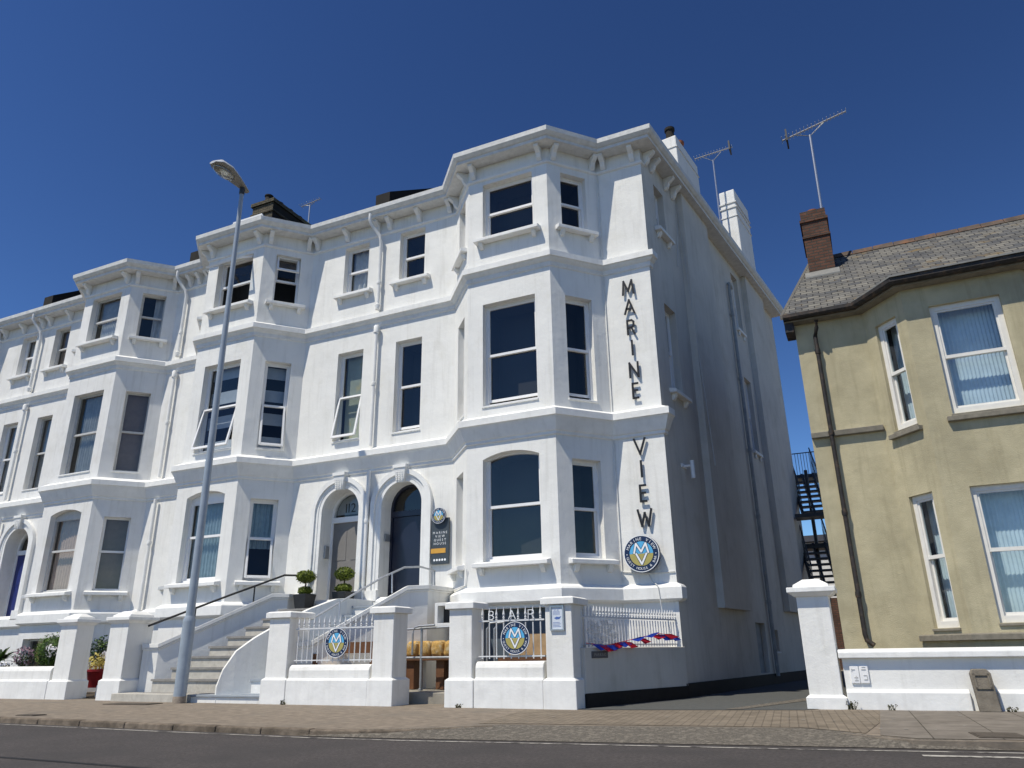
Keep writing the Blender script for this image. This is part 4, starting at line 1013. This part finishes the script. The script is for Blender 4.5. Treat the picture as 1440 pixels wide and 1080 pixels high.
for i in range(len(rg)-1):
    for k in range(16): b.poly([rg[i][k], rg[i][(k+1) % 16], rg[i+1][(k+1) % 16], rg[i+1][k]], 0 if k < 8 else 1)
b.poly(rg[0]); b.poly(rg[-1]); lh = b.build('lamp_head', ['lamptop', 'lampunder'], t, smooth=True)
b = MB(); b.ball((hx, 11.2, 12.31), (.17, .33, .13), 16, 10); b.build('lens', 'lens', lh, smooth=True)
b = MB(); b.ball((hx, 11.2, 12.34), (.07, .14, .08), 10, 6); b.build('bulb', 'signwhite', lh, smooth=True)
b = MB(); b.lathe((hx, ly), [(.062, 12.05), (.068, 12.08), (.068, 12.26), (.05, 12.28)], 14); b.build('spigot', 'iron', t, smooth=True)

# ------------------------------------------------------------------ aerials
def aerial(label, x, y, z0, z1, bx0, bx1, zb0, zb1, n, lean=0):
    t = thing('tv_aerial', label, 'aerial', (x, y, z0), 'rooftop television aerials')
    b = MB(); b.tube([(x, y, z0), (x+lean, y, z1)], .03, 8); b.build('mast', 'alu', t)
    b = MB(); b.tube([(x+bx0, y, zb0), (x+bx1, y, zb1)], .018, 6); b.tube([(x+bx0*.55, y, zb0*.7+zb1*.3-.02), (x+lean, y, z1-.03), (x+bx1*.45, y, zb1*.8+zb0*.2-.06)], .012, 6); b.build('boom', 'alu', t)
    for i in range(n):
        f = i/(n-1); xx = x+bx0+(bx1-bx0)*f; zz = zb0+(zb1-zb0)*f; h = .10+.05*(1-f)
        b = MB(); b.tube([(xx, y-h, zz+.02), (xx, y+h, zz+.02)], .008, 5); b.build('element', 'alu', t)
    b = MB(); xx = x+(bx1 if bx1-bx0 > 1.5 or True else bx0)*.9
    return t


ta = aerial('television aerial strapped to the rear white chimney', -2.72, 23.4, 14.6, 17.45, -.62, .72, 17.7, 17.78, 14, .02)
b = MB(); b.box(-2.1, -2.05, 23.2, 23.6, 17.6, 17.95); b.build('reflector', 'iron', ta)
tb = aerial('television aerial on tall mast above the brick chimney of the beige house', .36, 17.1, 9.8, 12.95, -.6, .95, 13.0, 13.35, 18, .06)
b = MB(); b.box(-.14, -.1, 16.9, 17.3, 12.85, 13.18); b.build('reflector', 'iron', tb)
tc = aerial('small television aerial behind the sooty black chimney', -18.35, 20.2, 17.0, 18.25, -.45, .5, 18.3, 18.4, 9)

# ------------------------------------------------------------------ beige house
HH = thing('detached_house', 'beige rendered house with slate roof and bay, at the right edge', 'house', (3.5, 15, 0))
HY = 15.0; BY = 14.22
hpath = [(-.56, HY), (.70, HY), (1.36, BY), (3.24, BY), (3.9, HY), (8.0, HY)]
segs = [(Fr(a, (c[0]-a[0], c[1]-a[1])), math.hypot(c[0]-a[0], c[1]-a[1])) for a, c in zip(hpath, hpath[1:])]
wb = MB(); hops = [[], [], [], [], []]
Lc = segs[1][1]
for z0, z1 in ((1.2, 3.36), (4.62, 6.66)):
    hops[2].append(dict(u0=.40, u1=1.50, z0=z0, z1=z1, depth=.1)); hops[1].append(dict(u0=.27, u1=.80, z0=z0-.05, z1=z1, depth=.1)); hops[3].append(dict(u0=Lc-.80, u1=Lc-.27, z0=z0-.05, z1=z1, depth=.1))
for (F, L), op in zip(segs, hops): panel(wb, F, L, -.1, 7.1, op)
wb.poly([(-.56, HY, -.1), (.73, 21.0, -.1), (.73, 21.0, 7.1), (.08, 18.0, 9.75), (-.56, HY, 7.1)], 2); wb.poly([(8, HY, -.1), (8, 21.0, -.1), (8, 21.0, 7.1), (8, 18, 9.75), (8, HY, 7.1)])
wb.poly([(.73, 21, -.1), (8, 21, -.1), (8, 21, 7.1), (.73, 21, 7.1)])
wb.build('wall', ['render', 'dark', 'bouncebrick'], HH)  # unseen left wall gets the dark brick added to hold back bounce light
for (si, op) in ((2, hops[2]), (1, hops[1]), (3, hops[3])):
    for o in op:
        ins = ('curtain', 'net2', 0, 1, 0, 1)
        wo = window(HH, segs[si][0], o['u0'], o['u1'], o['z0'], o['z1'], depth=.1, fm='frame2', glass='glass2', inside=ins, back=.26, fw=.085, stile=.035, mid=.52, wallm='sillstone')
        s_ = MB(); F = segs[si][0]
        if o['z0'] > 3: s_.fbox(F, o['u0']-.1, o['u1']+.1, -.002, .09, o['z0']-.14, o['z0']-.056); s_.build('sill', 'sillstone', wo, bev=.008)
m = MB(); m.sweep(hpath[1:5], [(-.01, .95), (.10, .95), (.10, 1.04), (-.01, 1.06)]); m.build('sill_band', 'sillstone', HH, bev=.008)
m = MB(); m.sweep(hpath[:2], [(-.01, 4.66), (.09, 4.66), (.10, 4.76), (-.01, 4.79)]); m.build('string_course', 'sillstone', HH, bev=.008)
gpath = [(-.74, HY)]+hpath[1:]
m = MB(); m.sweep(gpath, [(.22, 7.09), (.31, 7.09), (.345, 7.13), (.345, 7.2), (.22, 7.2)]); m.build('gutter', 'blackgut', HH)
m = MB(); m.sweep(gpath, [(-.01, 7.06), (.218, 7.06), (.218, 7.19), (-.01, 7.19)]); m.build('soffit', 'sillstone', HH)
m = MB(); m.prism([(-.735, 14.78), (-.562, 14.78), (-.562, 15.25), (-.735, 15.25)], 6.84, 7.064); m.build('eaves_bracket', 'blackgut', HH, bev=.02)
r = MB()
ye, ze, yr, zr = 14.68, 7.19, 18.0, 9.93
def rp(x, y): return (x, y, ze+(zr-ze)*(y-ye)/(yr-ye))
VX = lambda y: -.76+.205*(y-ye)
r.poly([rp(VX(ye), ye), rp(8.3, ye), rp(8.3, yr), rp(VX(yr), yr)]); r.poly([rp(VX(yr), yr), rp(8.3, yr), (8.3, 21.3, ze), (VX(21.3), 21.3, ze)])
r.poly([(VX(ye), ye, ze-.04), (8.3, ye, ze-.04), (8.3, yr, zr-.05), (VX(yr), yr, zr-.05)])
# little roof over the bay
ap = [(.62, HY-.32), (1.23, BY-.33), (3.37, BY-.33), (3.98, HY-.32)]
zb_ = 7.22
for a, c in zip(ap, ap[1:]):
    r.poly([(a[0], a[1], zb_), (c[0], c[1], zb_), (2.3+(c[0]-2.3)*.75, 15.25, 7.66), (2.3+(a[0]-2.3)*.75, 15.25, 7.66)])
ro = r.build('roof', 'slate', HH)
m = MB()
for i in range(20):
    x_ = .0+i*.45; m.hexa([(x_, 17.85, zr-.10), (x_+.44, 17.85, zr-.10), (x_+.44, 18.15, zr-.10), (x_, 18.15, zr-.10)], [(x_+.005, 17.96, zr+.05), (x_+.435, 17.96, zr+.05+.01*(i % 2)), (x_+.435, 18.04, zr+.05+.01*(i % 2)), (x_+.005, 18.04, zr+.05)])
m.build('ridge_tiles', 'ridge', ro)
m = MB(); m.sweep(ap, [(-.02, 7.215), (.045, 7.205), (.045, 7.235), (-.15, 7.30)]); m.build('lead_flashing', 'lead', ro)
m = MB(); m.hexa([(VX(ye)-.03, ye, ze-.09), (VX(ye)+.03, ye, ze-.09), (VX(yr)+.03, yr, zr-.09), (VX(yr)-.03, yr, zr-.09)], [(VX(ye)-.03, ye, ze+.008), (VX(ye)+.03, ye, ze+.008), (VX(yr)+.03, yr, zr+.008), (VX(yr)-.03, yr, zr+.008)])
m.build('verge', 'slateedge', ro)
co = chimney(ro, -.12, .44, 16.95, 17.9, 8.6, 10.75, 'brick', ((10.45, 10.52, .035), (10.02, 10.07, .03)), [(.16, 17.3, .13, .16, 'pot')])
m = MB(); m.hexa([(-.22, 16.70, 8.862), (.52, 16.70, 8.862), (.52, 16.95, 9.07), (-.22, 16.95, 9.07)], [(-.22, 16.70, 8.90), (.52, 16.70, 8.90), (.52, 16.95, 9.13), (-.22, 16.95, 9.13)]); m.build('chimney_flashing', 'lead', ro)
d = MB(); px = -.20; d.tube([(px+.07, HY-.28, 7.0), (px+.05, HY-.22, 6.85), (px, HY-.09, 6.72), (px, HY-.09, 1.08), (px+.02, HY-.11, .98), (px+.12, HY-.14, .9)], .042, 10)
for z in (6.4, 4.72, 3.2, 1.75): d.lathe((px, HY-.09), [(.05, z-.05), (.056, z), (.05, z+.05)], 10)
d.build('downpipe', 'blackgut', HH, smooth=True)
# boundary wall of the beige house
t = thing('garden_wall', 'long low white wall with projecting coping before the beige house', 'wall', (3.5, 13.2, 0))
F = Fr((-.6, 13.1), (1, .02)); L = 9.5
b = MB(); b.fprof(F, .04, 1.66, [(.06, -.05), (.06, .24), (.0, .28), (-.2, .28), (-.2, -.05)]); b.fprof(F, 2.0, L, [(.06, -.05), (.06, .24), (.0, .28), (-.2, .28), (-.2, -.05)]); b.build('base', 'trim', t, bev=.012)
b = MB(); b.fprof(F, .042, L, [(0, .0), (0, .72), (-.2, .72), (-.2, .0)]); b.build('wall_face', 'stucco', t)
b = MB(); b.fprof(F, 0, L, [(.09, .715), (.09, .80), (.06, .84), (-.28, .85), (-.28, .715)]); b.build('coping', 'trim', t, bev=.012)
t = thing('tile_plaque', 'square white tile plaque with worn raised marks on the low white wall', 'plaque', F.p(.24, 0, .35))
b = MB(); b.fbox(F, .13, .255, .001, .03, .36, .61); b.fbox(F, .26, .385, .001, .03, .36, .61); b.build('tile', 'white', t, bev=.008)
for u, z, w_, h_ in ((.15, .55, .05, .012), (.15, .53, .012, .04), (.18, .44, .05, .012), (.18, .40, .05, .012), (.20, .42, .012, .05), (.29, .55, .06, .014), (.30, .585, .05, .012), (.31, .41, .05, .012), (.31, .47, .05, .012), (.35, .42, .012, .05)):
    b = MB(); b.fbox(F, u, u+w_, .0285, .036, z, z+h_); b.build('raised_mark', 'oldwhite', t)
t = thing('marker_post', 'short weathered concrete marker post leaning against the low white wall', 'marker post', F.p(1.83, .1, 0))
b = MB(); A_ = lambda u, n, z: F.p(1.83+u-.06*(z-.3), n+.13-.1*z, z)
b.hexa([A_(-.13, .0, 0), A_(.13, .0, 0), A_(.13, .12, 0), A_(-.13, .12, 0)], [A_(-.13, 0, .5), A_(.13, 0, .5), A_(.13, .12, .5), A_(-.13, .12, .5)])
b.hexa([A_(-.13, .0, .5), A_(.13, .0, .5), A_(.13, .12, .5), A_(-.13, .12, .5)], [A_(-.09, 0, .56), A_(.09, 0, .56), A_(.09, .12, .56), A_(-.09, .12, .56)]); b.build('post', 'concmark', t, bev=.015)
b = MB(); q = [(-.10, .30), (.10, .30), (.10, .50), (-.10, .50)]
for (u0, z0), (u1, z1) in zip(q, q[1:]+q[:1]):
    du, dz = u1-u0, z1-z0; l_ = math.hypot(du, dz); nu, nz = -dz/l_*.025, du/l_*.025
    b.hexa([A_(u0, .119, z0), A_(u1, .119, z1), A_(u1+nu, .119, z1+nz), A_(u0+nu, .119, z0+nz)], [A_(u0, .138, z0), A_(u1, .138, z1), A_(u1+nu, .138, z1+nz), A_(u0+nu, .138, z0+nz)])
b.build('raised_rim', 'concmark', t)

# ------------------------------------------------------------------ fire escape behind the gap
t = thing('fire_escape', 'black iron fire escape stairs rising in the gap behind the two houses', 'fire escape', (-1.3, 27, 0))
def flight(y0, z0, y1, z1, xa, xb, n, sh):
    for k in (0, .5, 1):
        x_ = xa+(xb-xa)*k; xt = x_-sh
        b = MB(); b.hexa([(x_-.035, y0, z0-.14), (x_+.035, y0, z0-.14), (x_+.035, y0, z0+.08), (x_-.035, y0, z0+.08)], [(xt-.035, y1, z1-.14), (xt+.035, y1, z1-.14), (xt+.035, y1, z1+.08), (xt-.035, y1, z1+.08)]); b.build('stringer', 'iron', t)
    for i in range(n):
        f = (i+.5)/n; y_ = y0+(y1-y0)*f; z = z0+(z1-z0)*f
        b = MB(); b.box(xa-sh*f, xb-sh*f, y_-.13, y_+.13, z-.03, z+.03); b.build('tread', 'iron', t)
    for x_ in (xa, xb):
        b = MB(); b.tube([(x_, y0, z0+1.0), (x_-sh, y1, z1+1.0)], .022, 6); b.tube([(x_, y0, z0+.5), (x_-sh, y1, z1+.5)], .012, 5)
        for i in range(13):
            f = i/12; y_ = y0+(y1-y0)*f; z = z0+(z1-z0)*f; b.tube([(x_-sh*f, y_, z), (x_-sh*f, y_, z+1.0)], .008, 5)
        b.build('balustrade', 'iron', t)
flight(26.6, 5.05, 28.4, 6.75, -1.62, -.88, 8, .34)
flight(25.6, 2.3, 27.4, 4.15, -1.55, -.80, 9, .34)
for x0, x1, y0, y1, z in ((-1.9, -1.0, 28.4, 29.6, 6.8), (-1.85, -.85, 25.9, 26.6, 5.0), (-1.8, -.9, 27.4, 28.5, 4.2)):
    b = MB(); b.box(x0, x1, y0, y1, z-.12, z); b.build('landing', 'iron', t)
b = MB()
for i in range(9): b.tube([(-1.0-.1*i*1, 29.5, 6.8), (-1.0-.1*i, 29.5, 7.85)], .010, 5)
for i in range(9): b.tube([(-1.0, 28.4+.13*i, 6.8), (-1.0, 28.4+.13*i, 7.85)], .010, 5)
b.tube([(-1.9, 29.5, 7.85), (-1.0, 29.5, 7.85), (-1.0, 28.4, 7.8)], .02, 6); b.build('balustrade', 'iron', t)
b = MB(); b.tube([(-1.4, 27.5, 0), (-1.4, 27.5, 6.75)], .06, 8); b.tube([(-1.0, 28.5, 0), (-1.0, 28.5, 6.75)], .05, 8); b.build('post', 'iron', t)
t = thing('rear_building', 'low pale building with brick base glimpsed behind the fire escape', 'building', (0, 36, 0))
b = MB(); b.box(-9, 9, 36, 42, 2.9, 5.3); b.build('wall', 'stucco2', t); b = MB(); b.box(-9.01, 9.01, 35.98, 42, -.1, 2.9); b.build('brick_base', 'brick', t)
b = MB(); b.hexa([(-9.3, 35.6, 5.3), (9.3, 35.6, 5.3), (9.3, 42.4, 5.3), (-9.3, 42.4, 5.3)], [(-9.3, 38.9, 6.0), (9.3, 38.9, 6.0), (9.3, 39.1, 6.0), (-9.3, 39.1, 6.0)]); b.build('roof', 'darkslate', t)

# ------------------------------------------------------------------ ground
def sheet(name, xy, z, mm, zf=None, thick=0):
    b = MB(); P = [(x, y, z if zf is None else zf(x, y)) for x, y in xy]; b.poly(P)
    if thick:
        for a, c in zip(P, P[1:]+P[:1]): b.poly([a, c, (c[0], c[1], c[2]-thick), (a[0], a[1], a[2]-thick)])
    return struct(b.build(name, mm))


sheet('ground', [(-500, -500), (500, -500), (500, 500), (-500, 500)], -.2, 'field')
KL = [(-60, 9.9), (-30, 9.0), (-20, 8.55), (-13, 8.28), (-9, 8.15), (-6.6, 8.1)]
KR = [(1.2, 9.15), (4, 9.65), (12, 11.3), (60, 24)]
RZ = -.075
sheet('road', [(-120, -40), (120, -40), (120, 40), (60, 24.2), (12, 11.5), (4, 9.85), (1.2, 9.3), (-2, 8.9), (-6.6, 8.25), (-13, 8.45), (-20, 8.75), (-30, 9.2), (-60, 10.1), (-120, 14)], RZ, 'asphalt')
curve = [(-5.9, 8.2), (-5.3, 8.5), (-4.85, 8.9), (-4.55, 9.15)]
rc = [(-.95, 9.85), (-.55, 9.55), (-.25, 9.2), (.15, 8.98), (.6, 9.02)]
kin = [(x, y+.13) for x, y in KL]
sheet('pavement', kin+[(-5.95, 8.33), (-5.38, 8.62), (-4.95, 9.0), (-4.6, 9.25)]+rc+KR+[(60, 60), (-60, 60)], 0, 'concrete', thick=.2)
kb = MB(); kk = KL+curve
def klen(i): return math.hypot(kk[i+1][0]-kk[i][0], kk[i+1][1]-kk[i][1])
for i in range(len(kk)-1):
    n = max(1, round(klen(i)/.9))
    for j in range(n):
        a = [kk[i][q]+(kk[i+1][q]-kk[i][q])*(j+.006*(n > 1))/n for q in (0, 1)]; c = [kk[i][q]+(kk[i+1][q]-kk[i][q])*(j+1-.006*(n > 1))/n for q in (0, 1)]
        d = Vector((c[0]-a[0], c[1]-a[1])).normalized(); nn = Vector((-d.y, d.x))*.14
        jz = random.uniform(-.006, .006)+.004
        kb.hexa([(a[0], a[1], -.2), (c[0], c[1], -.2), (c[0]+nn.x, c[1]+nn.y, -.2), (a[0]+nn.x, a[1]+nn.y, -.2)],
                [(a[0]+nn.x*.1, a[1]+nn.y*.1, jz), (c[0]+nn.x*.1, c[1]+nn.y*.1, jz), (c[0]+nn.x, c[1]+nn.y, jz), (a[0]+nn.x, a[1]+nn.y, jz)])
struct(kb.build('kerb', 'kerb', bev=.018))
def zc(x, y): return RZ+.004+max(0, min(1, (y-8.3-(x+6.6)*.128)/1.15))*(.004-RZ)
cb = MB(); n = 24
top = [(-6.75, 8.28), (-5.9, 8.3), (-5.3, 8.6), (-4.85, 9.0), (-4.5, 9.3), (-2.7, 9.58), (-.95, 9.9), (-.5, 9.6), (-.2, 9.25), (.2, 9.05), (.7, 9.12), (1.25, 9.22)]
bot = [(-6.75, 8.08), (-5.9, 8.14), (-5.3, 8.2), (-4.85, 8.27), (-4.5, 8.31), (-2.7, 8.55), (-.95, 8.80), (-.5, 8.86), (-.2, 8.9), (.2, 8.94), (.7, 9.0), (1.25, 9.1)]
for i in range(len(top)-1):
    a, c, e, g = bot[i], bot[i+1], top[i+1], top[i]
    za = .006
    cb.poly([(*a, RZ+.006), (*c, RZ+.006), (*e, za if 0 < i+1 < len(top)-1 else RZ+.007), (*g, za if 0 < i else RZ+.007)])
struct(cb.build('dropped_kerb', 'tarmac'))
sheet('paved_strip', [(-4.9, 9.4), (-4.4, 9.5), (-1.0, 10.0), (-.28, 9.5), (-.15, 10.8), (-.15, 12.9), (-.5, 13.0), (-1.2, 12.6), (-4.4, 11.85), (-5.3, 11.8)], .005, 'paver')
sheet('slab_paving', [(-.14, 9.35), (.2, 9.12), (1.2, 9.26), (4, 9.75), (12, 11.4), (20, 13.3), (20, 16), (-.14, 12.9)], .005, 'slab')
sheet('driveway', [(-4.6, 12.1), (-4.35, 12.0), (-1.18, 12.72), (-.5, 13.6), (-.56, 15), (-.56, 34), (-2, 34), (-3.3, 15.4), (-4.3, 12.5)], .006, 'drive')
sheet('drive_edge_strip', [(-2.3, 12.55), (-2.05, 12.6), (-1.15, 15.3), (-1.25, 16)], .011, 'tarmac')
b = MB(); b.box(-10.4, -4.6, 12.75, 15.3, -.1, .19); struct(b.build('patio', 'patio', bev=.01))
sheet('garden_bed', [(-33, 12.7), (-16.0, 12.7), (-16, 15.3), (-33, 15.3)], .02, 'soil')
def strip(name, pts, w_, z, mm):
    b = MB(); P = [Vector(p) for p in pts]
    for a, c in zip(P, P[1:]):
        d = (c-a).normalized(); n = Vector((-d.y, d.x))*w_/2; b.poly([(*(a-n), z), (*(c-n), z), (*(c+n), z), (*(a+n), z)])
    return struct(b.build(name, mm))
strip('road_edge_line', [(-16, 8.22), (-13, 8.10), (-9, 7.98), (-6.4, 7.95), (-5.2, 8.03), (-3.2, 8.29), (-1, 8.55), (1.05, 8.88), (4, 9.45), (12, 11.1)], .055, RZ+.004, 'linepaint')
strip('road_marking', [(.2, 8.42), (.6, 8.47), (1.3, 8.58), (2.2, 8.75)], .11, RZ+.004, 'linepaint')
def cover(label, x, y, w_, d_, a=0):
    t = thing('manhole_cover', label, 'manhole cover', (x, y, 0)); c, s_ = math.cos(a), math.sin(a)
    R = lambda u, v: (x+u*c-v*s_, y+u*s_+v*c)
    b = MB(); q = [(-w_, -d_), (w_, -d_), (w_, d_), (-w_, d_)]; b.hexa([(*R(*p), -.03) for p in q], [(*R(*p), .012) for p in q]); b.build('frame', 'ironcover', t)
    b = MB(); q = [(-w_*.9, -d_*.9), (w_*.9, -d_*.9), (w_*.9, d_*.9), (-w_*.9, d_*.9)]; b.hexa([(*R(*p), .0) for p in q], [(*R(*p), .016) for p in q]); b.build('lid', 'ironcover', t)
cover('rectangular iron cover in the pavement beside the lamp post', -13.75, 11.4, .55, .22, .1)
cover('rectangular iron cover in the slab paving at the right edge', .95, 9.6, .22, .26, .1)
cover('small iron cover in the pavement near the left kerb', -12.9, 8.75, .22, .12)

def weeds(label, x, y, n, h):
    b = MB()
    for i in range(n):
        a = random.uniform(0, 6.28); r_ = random.uniform(.3, 1)*h; p = Vector((x+random.uniform(-.06, .06), y+random.uniform(-.02, .02), 0)); d = Vector((math.cos(a)*.5, math.sin(a)*.3-.2, 1)).normalized()
        q = p+d*r_; w_ = Vector((-math.sin(a), math.cos(a), 0))*.008; b.poly([p-w_, p+w_, q+w_*.4, q-w_*.4]); b.leaves(tuple(q), (.02, .02, .02), 2, .03, .2)
    return tag(b.build('weed_tuft', 'weed', None, loc=(x, y, 0)), label, 'weeds', 'weeds at the foot of the walls')
weeds('weed tuft in the corner between the drive pier and the low white wall', -.52, 12.98, 26, .13)
weeds('small weed tuft under the low white wall, right of the tile plaque', .02, 13.0, 14, .09)
weeds('weed tuft beside the leaning concrete marker post', 1.5, 12.98, 16, .07)
weeds('weed tuft at the foot of the pier left of the BAR railing', -6.62, 11.98, 16, .06)
weeds('weed tuft in the joint between wall and pier left of the entrance railing', -10.43, 11.98, 18, .08)

b = MB()
for i in range(46):
    x_ = random.uniform(-16, 3); y_ = random.uniform(9.4, 11.6)+max(0, (x_+6))*.07; r_ = random.uniform(.012, .03)
    b.poly([(x_+r_*math.cos(k*1.05), y_+r_*math.sin(k*1.05), .0105) for k in range(6)])
o = b.build('chewing_gum_spots', 'tread'); o['kind'] = 'structure'
strip('road_repair_seam', [(-30, 6.4), (-14, 5.6), (-5, 5.35), (-1.0, 5.75), (6, 7.2), (20, 11)], .07, RZ+.003, 'bitumen')
